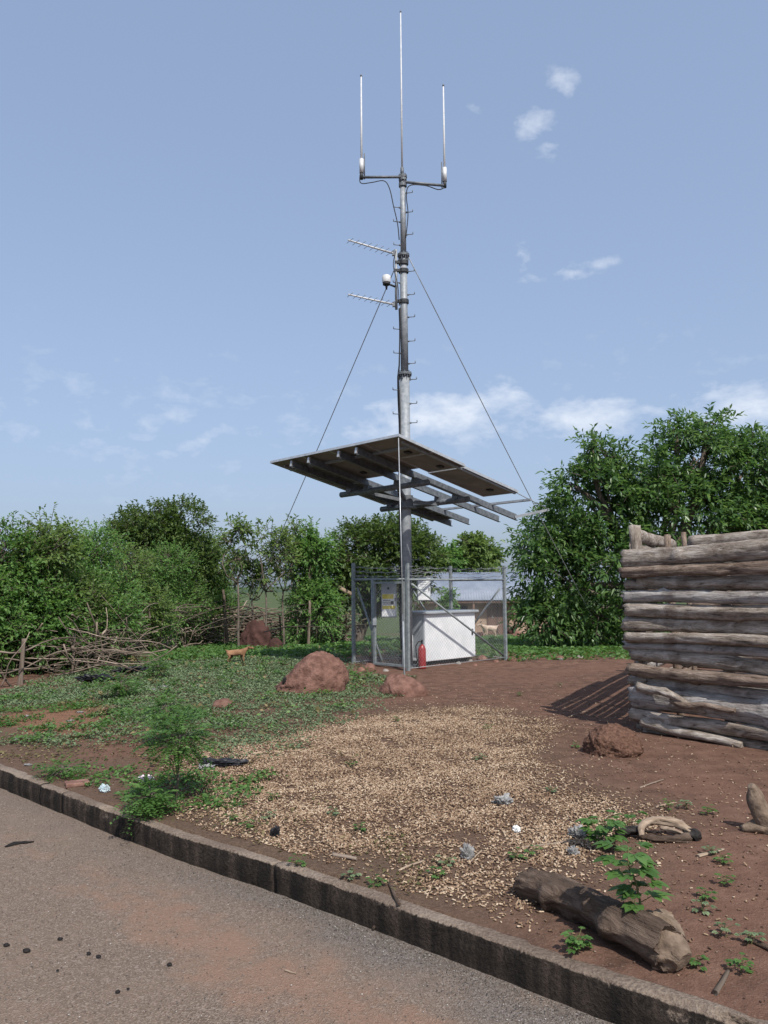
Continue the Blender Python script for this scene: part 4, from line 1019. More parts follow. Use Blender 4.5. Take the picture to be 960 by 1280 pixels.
# reed screen below the big tree
rf = thing('stake_screen', G(760, 800), 'screen of reddish upright stakes half hidden under the big tree', 'fence')
for k in range(46):
    px = 728 + k * 2.1; p = G(px, 802); p.y += .05 * math.sin(k * 2.7); h = rs_.uniform(.85, 1.15)
    stake_me = proto[k % 12]
    o = bpy.data.objects.new('stake', stake_me); link(o, rf)
    m4 = Vector((rs_.gauss(0, .05), 0, 1)).normalized().to_track_quat('X', 'Z').to_matrix().to_4x4() @ Matrix.Diagonal((h + .1, 2.0, 2.0, 1)); m4.translation = Vector((p.x, p.y, p.z - .1)) - ORG[rf]; o.matrix_local = m4
    o.data = stake_me
for z in (.3, .75):
    a = G(726, 802); b_ = G(826, 802); MB().tube([a + Vector((0, -.05, z)), b_ + Vector((0, -.05, z))], .018, 6).build('tie_pole', 'stake_wood', rf)

# far rise on the skyline
rng = np.random.default_rng(70)
v = []; f = []; n = 260
for i in range(n + 1):
    x = -900 + 1800 * i / n
    h = 2.0 + 2.2 * (math.sin(i * .09) + .5 * math.sin(i * .27 + 1)) + 1.2 * rng.random()
    v += [(x, 620, -6), (x, 640, 1.2 + h * .7), (x, 720, -6)]
for i in range(n):
    a = i * 3; f += [(a, a + 3, a + 4, a + 1), (a + 1, a + 4, a + 5, a + 2)]
o = MB().add(v, f, True).build('distant_wooded_hills', 'hill_green'); tag(o, kind='structure')

# ------------------------------------------------------------------ trees
D = 21.5
bt = G(800, 806)
lobes = [lobe(702, 722, D, 50, 48, 48), lobe(706, 664, D, 38, 40, 36, .3), lobe(745, 628, D, 52, 55, 46), lobe(802, 588, D, 46, 55, 40, .4), lobe(868, 572, D, 44, 55, 34), lobe(930, 590, D, 48, 60, 42),
         lobe(860, 650, D, 78, 75, 60), lobe(765, 705, D, 62, 60, 55, -.3), lobe(682, 772, D, 30, 36, 26, -.3), lobe(960, 655, D, 60, 60, 50), lobe(735, 768, D, 36, 44, 30, -.2), lobe(1010, 620, D, 55, 60, 55), lobe(1040, 690, D, 50, 60, 60),
         lobe(716, 606, D, 20, 24, 16), lobe(846, 540, D, 17, 22, 13), lobe(890, 536, D, 17, 22, 14), lobe(668, 690, D, 22, 24, 24), lobe(756, 566, D, 18, 20, 13), lobe(940, 562, D, 18, 22, 15), lobe(790, 770, D, 36, 44, 30, .3), lobe(740, 550, D, 9, 12, 6), lobe(880, 528, D, 10, 12, 6)]
tree('large_tree', (bt.x, D + .5, gzf(bt.x, D + .5)), 'large dense broadleaf tree standing behind the log enclosure', lobes, 6200, 8, .19, .075, 'leaf_big_tree', .2, 1, twl=.55, droop=.32, up=.25, gap=.15, shell=.35, nbr=60, clump=1.1)

def bush(px, py_top, py_base, y, wpx, seed, label, leaf='leaf_thicket', n=900, lpt=8, leafL=.105, leafW=.05, group=None, name='thicket_tree', low=.15, **kw):
    rng = random.Random(seed); top = YP(px, py_top, y); base = on(top.x, y); H = top.z - base.z; w = wpx * y / F
    L = []
    for k in range(6):
        a = k * 1.05 + rng.random(); hh = base.z + H * (low + .28 + .5 * (k / 6) * rng.uniform(.8, 1.1)); rr_ = w * (.62 - .25 * (k / 6)) * rng.uniform(.85, 1.1)
        off = w * .55 * (1 - .5 * k / 6)
        L.append((np.array([top.x + math.cos(a) * off, y + math.sin(a) * off * .8, min(hh, top.z - rr_ * .5)]), np.array([rr_, rr_, rr_ * rng.uniform(.7, .95)])))
    L.append((np.array([top.x, y, top.z - w * .35]), np.array([w * .42, w * .42, w * .36])))
    if low < .3: L.append((np.array([top.x, y - w * .3, base.z + H * .28]), np.array([w * .8, w * .6, H * .26])))
    return tree(name, base, label, L, n, lpt, leafL, leafW, leaf, .055, seed, group, stems=2, **kw)
TG = 'small trees crowding behind the brushwood fence'; TLb = 'bushy bright green small tree in the thicket behind the brushwood fence'
spots = [(-70, 655, 13.0, 75), (-5, 656, 14.2, 62), (62, 652, 14.8, 60), (108, 668, 16.4, 56), (30, 700, 13.2, 60), (95, 715, 15.2, 58), (148, 690, 17.8, 56), (200, 685, 18.6, 58), (160, 735, 17.2, 48), (250, 668, 20.2, 54), (225, 735, 19.2, 46), (268, 715, 21.4, 26), (-40, 720, 12.6, 60), (60, 742, 14.2, 46)]
FY = [(-80, 872), (0, 860), (80, 848), (160, 822), (230, 812), (285, 806), (440, 806)]; FYx = [q[0] for q in FY]; FYy = [G(*q).y for q in FY]
for k, (px, pt, y, w) in enumerate(spots):
    y0 = np.interp(px, FYx, FYy); y = y0 + .7 + w * 1.25 * (y0 + 1.5) / F + (y - 13) * .12
    print('spot', px, round(float(y0), 1), round(float(y), 1))
    bush(px, pt, 0, y, w, 400 + k, (TLb, TLb, 'paler yellowish green small tree in the thicket behind the brushwood fence', 'fine leaved fresh green small tree in the thicket behind the brushwood fence')[k * 7 % 4], ('leaf_thicket', 'leaf_thicket', 'leaf_pale', 'leaf_weed')[k * 7 % 4], leafL=(.085, .10, .092, .07)[k % 4], leafW=(.05, .05, .05, .042)[k % 4], n=(1700, 1500, 1500, 2100)[k % 4], group=TG, gap=-.35, shell=.35, twl=.36, droop=.22, up=.35)
bush(205, 640, 0, 25, 78, 430, 'round topped dark green tree rising above the thicket', leaf='leaf_dark', n=2800, leafL=.12, leafW=.065, name='round_tree', low=.3, gap=-.2, twl=.4)
bush(392, 660, 0, 24.5, 34, 431, 'leafy bright green tree between the slim saplings and the dark spreading tree', n=1500, name='leafy_tree', low=.2, gap=.1, twl=.45, leafL=.13, leafW=.06)
# slim open saplings with bare stems showing sky between
SG = 'slim pale stemmed saplings in the gap of the thicket'
for k, (px, pt, y, sp) in enumerate(((296, 655, 22.5, 14), (330, 658, 23.0, 22), (352, 672, 23.6, 14), (313, 690, 23.4, 13), (368, 655, 24.2, 16))):
    top = YP(px, pt, y); base = on(top.x + .1, y); H = top.z - base.z; w = sp * y / F
    L = [(np.array([top.x, y, top.z - w * .5]), np.array([w * .8, w * .8, w * .6])), (np.array([top.x - w * .7, y, top.z - w * 1.5]), np.array([w * .7, w * .7, w * .5])), (np.array([top.x + w * .8, y + .1, top.z - w * 1.9]), np.array([w * .7, w * .7, w * .5])), (np.array([top.x + w * .1, y + .1, top.z - w * 3.0]), np.array([w * .6, w * .6, w * .5]))]
    tree('slim_sapling', base, 'slim pale stemmed sapling with open leafy top in the thicket gap', L, 105, 6, .14, .075, 'leaf_pale', .03, 440 + k, SG, stems=1, bark='bark_grey', gap=.2, twl=.35, shell=.2, fork=.62, nbr=14)
Lm = [lobe(470, 690, 26, 46, 46, 34), lobe(440, 700, 26, 32, 40, 34), lobe(510, 690, 26, 38, 46, 32, .3), lobe(532, 692, 26, 18, 30, 16), lobe(455, 730, 26, 38, 40, 30), lobe(500, 725, 26, 40, 40, 30), lobe(425, 720, 26, 22, 26, 26), lobe(490, 668, 26, 36, 40, 18), lobe(445, 672, 26, 26, 30, 16)]
mt = tree('spreading_tree', on(YP(455, 733, 26).x, 26), 'dark spreading tree with a broken pale limb behind the compound', Lm, 2600, 8, .15, .07, 'leaf_dark', .2, 450, gap=.0, shell=.35, twl=.42, nbr=40)
MB().tube([YP(418, 730, 25.2), YP(428, 737, 25.0), YP(442, 745, 25.2)], [.05, .07, .09], 8).build('broken_limb', 'pale_wood', mt)
bush(590, 678, 0, 50, 26, 460, 'light green tree beyond the metal roofed house', leaf='leaf_pale', n=800, leafL=.28, leafW=.15, name='far_tree', low=.3, twl=.6)
bush(560, 690, 0, 49, 20, 461, 'mid green bush tree beside the metal roofed house', leaf='leaf_thicket', n=500, leafL=.28, leafW=.15, name='far_tree', low=.3, twl=.6)
bush(612, 686, 0, 53, 14, 462, 'small light green tree peeping over the metal roof', leaf='leaf_pale', n=350, leafL=.26, leafW=.15, name='far_tree', low=.3, twl=.5)
bush(560, 737, 0, 40, 8, 463, 'little bush growing in front of the mud house wall', leaf='leaf_thicket', n=260, leafL=.2, leafW=.11, name='small_bush', low=.15, twl=.35)

# ------------------------------------------------------------------ stuff on the ground
def rnd_in(poly, n, rng, grow_=0.6):
    P = np.array(poly); lo = P.min(0) - grow_; hi = P.max(0) + grow_; return rng.uniform(lo, hi, (n, 2))
rng = np.random.default_rng(21)
# groundnut husks
P = rnd_in(HUSK, 230000, rng); ed = edge_dist(P, HUSK); nzv = vnoise(P[:, 0], P[:, 1], 2.2, 31); nz2 = vnoise(P[:, 0], P[:, 1], 7, 32); nz3 = vnoise(P[:, 0], P[:, 1], 18, 34)
front = smooth(5.6, 4.4, P[:, 1])                # thinner and patchier near the kerb
prob = smooth(-.35, .55, ed + .28 * nzv) * np.clip(.72 + .42 * nz2 + .22 * nz3 - .24 * front + .40 * nzv * front, 0.03, 1)
keep = (rng.random(len(P)) < prob) & (kerb_s(P[:, 0], P[:, 1]) > .16)
P = P[keep][:90000]
ex = rng.uniform((-.8, 2.8), (3.4, 14.2), (11000, 2)); exk = (kerb_s(ex[:, 0], ex[:, 1]) > .2) & (edge_dist(ex, HUSK) > -3.2 + 3.0 * rng.random(len(ex)) ** .5) & (edge_dist(ex, COVER) < 0); P = np.concatenate([P, ex[exk][:3600]])
n = len(P); print('husks', n)
ring = np.array([(0, 0, 0), (.18, .8, .8), (.38, 1, 1), (.55, .72, .72), (.74, .95, .95), (.9, .7, .7), (1, 0, 0)])
tmpl = [(-.5, 0, 0)]
for x_, ry_, _ in ring[1:-1]:
    for k in range(4): a = math.pi / 2 * k + .4; tmpl.append((x_ - .5, ry_ * .5 * math.cos(a), ry_ * .5 * math.sin(a)))
tmpl.append((.5, 0, 0)); tmpl = np.array(tmpl)
tf = []
for k in range(4): tf.append((0, 1 + (k + 1) % 4, 1 + k))
for r_ in range(4):
    for k in range(4):
        a, b2_ = 1 + r_ * 4 + k, 1 + r_ * 4 + (k + 1) % 4; tf += [(a, b2_, b2_ + 4), (a, b2_ + 4, a + 4)]
for k in range(4): tf.append((21, 17 + k, 17 + (k + 1) % 4))
tf = np.array(tf)
def scatter(name, P, tmpl, tf, size, flat, mat, rng, tone, tilt=.35, lift=.3, label=None, cat=None):
    n = len(P); L = size[0] * rng.uniform(.4, 1.35, n); Wd = size[1] * rng.uniform(.75, 1.25, n)
    yaw = rng.uniform(0, 6.28, n); pit = rng.normal(0, tilt, n)
    v = tmpl[None] * np.stack([L, Wd, Wd * flat], 1)[:, None, :]
    cp, sp = np.cos(pit)[:, None], np.sin(pit)[:, None]; x, y, z = v[..., 0], v[..., 1], v[..., 2]
    x, z = x * cp - z * sp, x * sp + z * cp
    cy, sy = np.cos(yaw)[:, None], np.sin(yaw)[:, None]; x, y = x * cy - y * sy, x * sy + y * cy
    zg = gz(P[:, 0], P[:, 1])
    V = np.stack([x + P[:, :1], y + P[:, 1:2], z + (zg + Wd * flat * .5 * lift * 2 + np.abs(np.sin(pit)) * L * .3)[:, None]], -1).reshape(-1, 3)
    Fc = (tf[None] + (np.arange(n) * len(tmpl))[:, None, None]).reshape(-1, 3)
    o = arr(name, V, Fc, mat, smooth_=False, tone=np.repeat(tone, len(tf))); tag(o, label, cat, kind='stuff'); return o
tone = np.clip(rng.normal(.52, .26, n) + .12 * vnoise(P[:, 0], P[:, 1], 5, 33), 0, 1)
scatter('groundnut_husks', P, tmpl, tf, (.0215, .0108), .8, 'husk_shell', rng, tone, .3, .5, 'pale tan groundnut husks spread thickly over the bare ground', 'husks')

# pebbles and soil crumbs
oc = np.array([(1, 0, 0), (-.9, .1, 0), (.1, 1, 0), (0, -.9, .1), (.1, 0, 1), (0, .1, -1)]) * .5
of = np.array([(0, 2, 4), (2, 1, 4), (1, 3, 4), (3, 0, 4), (2, 0, 5), (1, 2, 5), (3, 1, 5), (0, 3, 5)])
P = rng.uniform((-7, 2.6), (5, 16), (60000, 2)); s = kerb_s(P[:, 0], P[:, 1])
keep = (s > .16) & (s < 13) & (rng.random(len(P)) < .25 + .5 * np.clip(vnoise(P[:, 0], P[:, 1], 2, 41), 0, 1) + .3 * smooth(3, 0, s))
P = P[keep][:15000]; n = len(P)
scatter('soil_crumbs', P, oc, of, (.014, .011), .55, 'pebble', rng, np.clip(rng.normal(.45, .25, n), 0, 1), .2, .4, 'scattered crumbs of red soil and small pebbles on the dirt', 'soil')
# grit on the road
P = rng.uniform((-4, 1.2), (2.2, 7.5), (120000, 2)); s = kerb_s(P[:, 0], P[:, 1])
keep = (s < -.01) & (s > -3) & (rng.random(len(P)) < .10 + .8 * smooth(-.35, -.04, s) * smooth(-2.2, -.4, P[:, 0]))
P = P[keep][:14000]; n = len(P)
zg_save = gz
def gz(x, y):                                   # the road is flat: grit sits on it
    s = kerb_s(x, y); return np.where(s < 0, .002, zg_save(x, y))
scatter('road_grit', P, oc, of, (.0085, .007), .6, 'road_grit', rng, np.clip(rng.normal(.5, .28, n), 0, 1), .2, .4, 'fine grey grit and small chippings lying on the road', 'grit')

# green ground cover
def cover(name, P, leafr, h, mat, label, cat, rng, lp=6, spread=.05):
    n = len(P); Pp = np.repeat(P, lp, 0) + rng.normal(0, spread, (n * lp, 2)); m_ = len(Pp)
    z = gz(Pp[:, 0], Pp[:, 1]) + np.repeat(rng.uniform(.25, 1, n), lp) * h * rng.uniform(.15, 1, m_)
    ang = rng.uniform(0, 6.28, m_); d = np.stack([np.cos(ang), np.sin(ang), rng.normal(.25, .35, m_)], 1)
    nm = rng.normal(0, .45, (m_, 3)); nm[:, 2] += 1
    dist = np.hypot(Pp[:, 0], Pp[:, 1])
    L = leafr * rng.uniform(.6, 1.3, m_) * (.8 + .03 * dist)
    v, f = leaf_arrays(np.stack([Pp[:, 0], Pp[:, 1], z], 1), d, nm, L, L * .62, .15, .1)
    tone = np.clip(np.repeat(rng.normal(.5, .17, n), lp) + rng.normal(0, .14, m_), 0, 1)
    o = arr(name, v, f, mat, tone=np.repeat(tone, 2)); return tag(o, label, cat, kind='stuff')
P = rnd_in(COVER, 60000, rng, 1.2); ed = edge_dist(P, COVER); nzv = vnoise(P[:, 0], P[:, 1], 1.3, 51); nz2 = vnoise(P[:, 0], P[:, 1], 4, 52); eo = edge_dist(P, ORANGE)
left = smooth(-2.0, -4.0, P[:, 0]) * smooth(11, 8, P[:, 1])
prob = smooth(-.4, .5, ed + .45 * nzv) * np.clip(.85 + .45 * nz2 + .2 * nzv - .4 * left, .02, 1) * smooth(.15, -.35, eo + .2 * nz2)
keep = (rng.random(len(P)) < prob) & (kerb_s(P[:, 0], P[:, 1]) > .2)
cover('ground_cover', P[keep][:20000], .030, .042, 'leaf_cover', 'low blue green weed cover carpeting the ground near the termite mound', 'weeds', rng, 8, .055)
P = rnd_in(COVER, 5000, rng, .3); ed = edge_dist(P, COVER); nzv = vnoise(P[:, 0], P[:, 1], 2.4, 55)
keep = (ed > -.1) & (nzv > .25) & (edge_dist(P, ORANGE) < -.1); cover('weed_tufts', P[keep][:520], .045, .15, 'leaf_weed', 'taller bright green weed tufts dotted through the low ground cover', 'weeds', rng, 12, .045)
keep = (ed > -.4) & (nzv < -.35); cover('dry_stalks', P[keep][:260], .06, .10, 'grass_dry', 'dry straw coloured stalks among the low ground cover', 'weeds', rng, 5, .05)
# grass beyond the compound
P = rng.uniform((-16, 15.0), (16, 34), (26000, 2)); nzv = vnoise(P[:, 0], P[:, 1], .9, 61)
keep = (P[:, 1] > 15.5 + .25 * np.sin(P[:, 0] * 2) + .5 * (P[:, 0] < 2.5)) & (rng.random(len(P)) < .75 + .25 * nzv) & ((P[:, 0] < 0) | (P[:, 1] < 30))
cover('grass_sward', P[keep][:17000], .075, .10, 'leaf_weed', 'green grassy strip beyond the dirt and behind the compound', 'grass', rng, 6, .09)
# scruffy dry and green tufts along the kerb
P = rng.uniform((-7, 3), (2.6, 11), (26000, 2)); s = kerb_s(P[:, 0], P[:, 1]); nzv = vnoise(P[:, 0], P[:, 1], 3.2, 71)
keep = (s > .17) & (s < 2.6) & (P[:, 0] < -.9) & (nzv > .30) & (rng.random(len(P)) < .8)
Pk = P[keep][:2600]
cover('kerbside_weeds', Pk, .036, .07, 'leaf_weed', 'patchy small green weeds growing behind the kerb', 'weeds', rng, 6, .035)
keep = (s > .17) & (s < 2.2) & (nzv < -.25) & (P[:, 0] < .2) & (rng.random(len(P)) < .35)
cover('dry_litter', P[keep][:2200], .032, .02, 'grass_dry', 'dry straw and dead leaf litter behind the kerb', 'litter', rng, 4, .05)

# ------------------------------------------------------------------ small plants
def blade_leaf(pos, d, L, Wd, rng, parts, tone, lobes_=1):
    for k in range(lobes_):
        a = (k - (lobes_ - 1) / 2) * .62
        dd = np.array(d, float); c, s = math.cos(a), math.sin(a); dd = np.array([dd[0] * c - dd[1] * s, dd[0] * s + dd[1] * c, dd[2]])
        l = L * (1 - .18 * abs(k - (lobes_ - 1) / 2)); dd /= np.linalg.norm(dd); side = np.cross(dd, (0, 0, 1)); side /= np.linalg.norm(side) + 1e-9; nn = np.cross(side, dd)
        prof_ = [(0, .08), (.25, .6), (.5, 1), (.75, .75), (1, .03)]
        V = []; 
        for t_, w in prof_:
            c_ = pos + dd * l * t_; c_ = c_ + np.array([0, 0, -.28 * l * t_ * t_]); V += [c_ + side * Wd / 2 * w + nn * .12 * Wd * w, c_, c_ - side * Wd / 2 * w + nn * .12 * Wd * w]
        Fq = []
        for i in range(4):
            for j in (0, 1):
                q = i * 3 + j; Fq += [(q, q + 3, q + 4), (q, q + 4, q + 1)]
        parts.append((np.array(V), np.array(Fq), np.full(len(Fq), np.clip(tone + rng.normal(0, .12), 0, 1))))
def plant(name, base, label, cat, h, nleaf, L, Wd, lob, mat, seed, group=None, zmin=.4, lean=(0, 0), spread=.06, stems=1, petiole=.06):
    rng = np.random.default_rng(seed); T = thing(name, base, label, cat, group); parts = []; st = MB()
    for s in range(stems):
        a0 = rng.uniform(0, 6.28); ln = np.array([lean[0] + (math.cos(a0) * .25 if stems > 1 else 0), lean[1] + (math.sin(a0) * .25 if stems > 1 else 0), 0]); hh = h * rng.uniform(.75, 1.05) if stems > 1 else h
        b0 = np.array(base); pts = [b0 + np.array([0, 0, hh]) * t_ + ln * hh * t_ ** 1.5 + rng.normal(0, .006, 3) * (t_ > 0) for t_ in np.linspace(0, 1, 7)]
        pts[0] = pts[0] - np.array([0, 0, .03]); st.tube([Vector(p) for p in pts], list(np.linspace(.006, .002, 7) * (h / .3) ** .5), 6)
        for k in range(nleaf):
            t_ = zmin + (1 - zmin) * (k + .5) / nleaf; i = min(5, int(t_ * 6)); p = pts[i] + (pts[i + 1] - pts[i]) * (t_ * 6 - i)
            ang = k * 2.4 + a0 + rng.normal(0, .3); pe = petiole * rng.uniform(.5, 1.5); d = np.array([math.cos(ang), math.sin(ang), rng.uniform(.05, .6)]); q = p + d * pe
            st.tube([Vector(p), Vector(q)], [.002, .0013], 4, caps=False)
            blade_leaf(q, d * np.array([1, 1, .5]), L * rng.uniform(.7, 1.2), Wd * rng.uniform(.8, 1.2), rng, parts, rng.normal(.55, .15), lob)
    V, Fc, tn = merge(parts); arr('leaves', V, Fc, mat, T, smooth_=True, tone=tn); st.build('stem', 'leaf_stem', T); return T
simple('leaf_stem', (.07, .085, .03), (.15, .13, .06), 10, .7, 0, .2, 0)
p = G(806, 1186); plant('seedling', p, 'broad leaved green seedling growing up through the fallen log', 'plant', .40, 19, .090, .045, 5, 'leaf_weed', 500, lean=(-.12, .05), zmin=.42, petiole=.05)
p = G(795, 1160); plant('seedling', p, 'short leafy sprout against the side of the fallen log', 'plant', .16, 7, .05, .026, 3, 'leaf_weed', 501, zmin=.2, petiole=.03)
p = G(752, 1062); plant('seedling', p, 'leafy green plant beside the hollow driftwood piece', 'plant', .16, 12, .075, .04, 5, 'leaf_weed', 502, zmin=.25, stems=2, petiole=.06)
p = G(786, 1040); plant('seedling', p, 'small fresh green plant touching the hollow driftwood', 'plant', .11, 8, .06, .04, 3, 'leaf_weed', 503, zmin=.2, petiole=.05)
p = G(722, 1190); plant('seedling', p, 'low leafy weed in the shade under the fallen log', 'plant', .08, 8, .035, .02, 3, 'leaf_weed', 504, zmin=.2, stems=3, petiole=.03)
# feathery saplings by the kerb
def feathery(name, base, label, h, w, seed, n=110, lp=16, leaf=.022, stemh=.4):
    rng = np.random.default_rng(seed); T = thing(name, base, label, 'plant'); b0 = np.array(base)
    c = b0 + np.array([0, 0, h * (stemh + (1 - stemh) * .5)]); u = unit(n, rng); p = c + u * np.array([w * .55, w * .55, h * (1 - stemh) * .48]) * rng.uniform(.2, 1, (n, 1))
    d = u + rng.normal(0, .35, (n, 3)); d[:, 2] *= .5; d[:, 2] += .1; d /= np.linalg.norm(d, axis=1, keepdims=True); tl_ = rng.uniform(.09, .17, n); parts = []; tt = rng.normal(.5, .17, n)
    for k in range(lp):
        t_ = (k // 2 + .5) / (lp / 2); pos = p + d * (tl_ * t_)[:, None]; pos[:, 2] -= .35 * tl_ * t_ * t_
        sd_ = np.cross(d, np.array([0, 0, 1.0])); sd_ /= np.linalg.norm(sd_, axis=1, keepdims=True) + 1e-9; ld = sd_ * (1 if k % 2 else -1) + d * .4; nm = rng.normal(0, .3, (n, 3)); nm[:, 2] += 1
        v, f = leaf_arrays(pos, ld, nm, leaf * rng.uniform(.8, 1.3, n), leaf * .6 * rng.uniform(.8, 1.2, n), .1, .1); parts.append((v, f, np.repeat(np.clip(tt + rng.normal(0, .1, n), 0, 1), 2)))
    V, Fc, tn = merge(parts); arr('leaves', V, Fc, 'leaf_weed', T, tone=tn)
    st = MB(); top = Vector(b0 + np.array([.02, 0, h * .75])); st.tube([Vector(b0) - Vector((0, 0, .03)), Vector(b0) + Vector((.012, 0, h * .3)), top], [.009, .007, .004], 7)
    sel = rng.choice(n, 26, replace=False)
    for i in sel:
        k = rng.uniform(.3, 1); a = Vector(b0).lerp(top, k); st.tube([a, (a + Vector(p[i])) / 2 + Vector((0, 0, .01)), Vector(p[i])], [.0035, .003, .002], 4, caps=False)
    st.build('stem', 'bark_grey', T); return T
feathery('feathery_sapling', G(220, 1002), 'slender feathery leaved sapling with bare stem near the kerb', .62, .44, 510, 190, leaf=.028, stemh=.42)
feathery('feathery_sapling', G(205, 930), 'leggy feathery shoot on the edge of the green cover', .52, .40, 511, 90, leaf=.030, stemh=.2)
feathery('low_bush', G(186, 1018), 'low dark green bush tight against the kerb', .20, .19, 512, 90, leaf=.028, stemh=.05)
feathery('feathery_sapling', G(150, 872), 'bright feathery weed clump at the brushwood fence end', .30, .36, 513, 70, leaf=.035, stemh=.1)
feathery('feathery_sapling', G(196, 848), 'small feathery bush on the green bank below the fence', .32, .34, 514, 60, leaf=.035, stemh=.1)
feathery('low_bush', G(75, 972), 'light green tuft on top of the kerb edge', .12, .28, 515, 45, leaf=.022, stemh=.05)
WG = 'small green weeds sprouting among the husks and dirt'
for k, (px, py, h) in enumerate(((335, 1024, .07), (290, 1026, .07), (370, 1083, .06), (416, 1020, .06), (495, 903, .08), (545, 1098, .07), (560, 1082, .05), (646, 1075, .07), (665, 1070, .06), (440, 1098, .05), (470, 1106, .05), (835, 1014, .08), (858, 1012, .09), (886, 1018, .06), (905, 1080, .06), (890, 1068, .05), (880, 1125, .06), (905, 1108, .06), (905, 1170, .06), (925, 1215, .06), (870, 1210, .06), (690, 992, .05), (720, 935, .05), (610, 912, .05), (600, 950, .05), (340, 1000, .05), (440, 958, .05), (940, 1180, .06), (650, 870, .06), (450, 1040, .05), (880, 1140, .05), (310, 1035, .05), (1010, 1120, .06), (700, 858, .05))):
    plant('small_weed', G(px, py), 'small green weed sprouting from the husks and bare dirt', 'plant', h * .8, 5, .028, .016, 3, 'leaf_weed' if k % 3 else 'leaf_cover', 520 + k, WG, zmin=.1, stems=2, petiole=.025)

# ------------------------------------------------------------------ wood lying about
A = G(655, 1118); Bp = G(842, 1212); A = Vector((A.x, A.y, A.z + .062)); Bp = Vector((Bp.x, Bp.y, Bp.z + .062))
Lg = (Bp - A).length
fl = thing('fallen_log', (A + Bp) / 2 - Vector((0, 0, .07)), 'rotten dark brown log with a pale broken end lying beside the kerb', 'log')
me = log_mesh('trunk', Lg, .076, .086, 601, 'rotten_bark', rings=110, seg=48, knots=6, bend=.03, rag=.08, groove=.3)
# deep grooves along the grain
for v in me.vertices:
    a = math.atan2(v.co.z, v.co.y); g = mnoise.noise(Vector((v.co.x * 3, math.cos(a) * 5, math.sin(a) * 5))) * .008 + abs(mnoise.noise(Vector((v.co.x * 4 + 5, math.cos(a) * 9, math.sin(a) * 9)))) * -.009 + mnoise.noise(Vector((v.co.x * 25, math.cos(a) * 16, math.sin(a) * 16))) * .003
    rr_ = math.hypot(v.co.y, v.co.z)
    if rr_ > 1e-4: k = (rr_ + g) / rr_; v.co.y *= k; v.co.z *= k
place_log(me, A, Bp - A, 0, 0, 'trunk', fl); fl.children[-1].matrix_local.translation = A - ORG[fl]
o = fl.children[-1]; xx = (Bp - A).normalized(); yy = Vector((0, 0, 1)).cross(xx).normalized(); m4 = Matrix((xx, yy, xx.cross(yy))).transposed().to_4x4(); m4.translation = A - ORG[fl]; o.matrix_local = m4
def knob(c, size, seed, mat, name, par, rough=.35):
    b_ = blob(name, c, size, mat, None, None, seed, rough, 4, fr=2.2, flatb=.9, fine=.14); b_.parent = par; b_.location = Vector(c) - ORG[par]; ORG[b_] = ORG[par]; return b_
for q_, r_, nm_ in (([tuple(xx * -.05), tuple(xx * .02), tuple(xx * .055 - Vector((0, 0, .012)))], [.076, .070, .040], 'broken_end'), ([(.0, .02, .01), (.035, .075, .03), (.03, .13, .05), (.0, .17, .05), (.035, .205, .055), (.075, .20, .045)], [.05, .038, .032, .034, .030, .016], 'root'), ([(0, .165, .05), (-.03, .19, .06), (-.035, .22, .05)], [.03, .028, .012], 'root')):
    P_ = resample(np.array([tuple(Bp + Vector(a_)) for a_ in q_]), .008); n_ = len(P_); rd_ = np.interp(np.linspace(0, 1, n_), np.linspace(0, 1, len(r_)), r_)
    MB().tube([Vector(a_) for a_ in P_], list(rd_), 24, jag=lambda i, k: 1.1 + .20 * mnoise.noise(Vector((i * .13, math.cos(k * .262) * 1.5, math.sin(k * .262) * 1.5))) - .4 * abs(mnoise.noise(Vector((i * .05, math.cos(k * .262) * 3.4, math.sin(k * .262) * 3.4)))) + .14 * mnoise.noise(Vector((i * .5, math.cos(k * .262) * 5, math.sin(k * .262) * 5)))).build(nm_, 'broken_wood', fl)
# hollow driftwood
dc = G(842, 1052)
dw = thing('hollow_driftwood', dc, 'curved hollow piece of pale driftwood with a charred end', 'wood')
def wood_arc(pts, rs_, seed, mat, name):
    P = resample(np.array(pts), .012); n_ = len(P); rad_ = np.interp(np.linspace(0, 1, n_), np.linspace(0, 1, len(rs_)), rs_)
    MB().tube([Vector(q) for q in P], list(rad_), 14, jag=lambda i, k: 1 + .45 * mnoise.noise(Vector((i * .10, math.cos(k * .45) * 1.6, math.sin(k * .45) * 1.6 + seed))) - .55 * abs(mnoise.noise(Vector((i * .05, math.cos(k * .45) * 3.6, math.sin(k * .45) * 3.6 + seed)))) + .25 * mnoise.noise(Vector((i * .4, k * .9, seed)))).build(name, mat, dw)
d_ = lambda x, y, z: tuple(dc + Vector((x, y, z)))
wood_arc([d_(-.17, .03, .02), d_(-.15, .08, .06), d_(-.06, .12, .085), d_(.05, .10, .075), d_(.12, .03, .04)], [.016, .022, .028, .024, .018], 1, 'pale_wood', 'rim')
wood_arc([d_(-.17, .04, .015), d_(-.10, .0, .02), d_(0, -.02, .02), d_(.10, -.0, .02)], [.015, .02, .022, .03], 2, 'rotten_bark', 'base')
wood_arc([d_(-.04, .09, .05), d_(.02, .03, .05), d_(.08, .0, .03)], [.012, .014, .01], 3, 'pale_wood', 'rib')
wood_arc([d_(.08, .06, .02), d_(.13, .02, .03), d_(.14, -.01, .02)], [.03, .036, .025], 4, 'charcoal', 'charred_end')
wood_arc([d_(-.30, .08, .015), d_(-.22, .10, .03), d_(-.14, .10, .03)], [.018, .028, .02], 5, 'charcoal', 'charred_end')
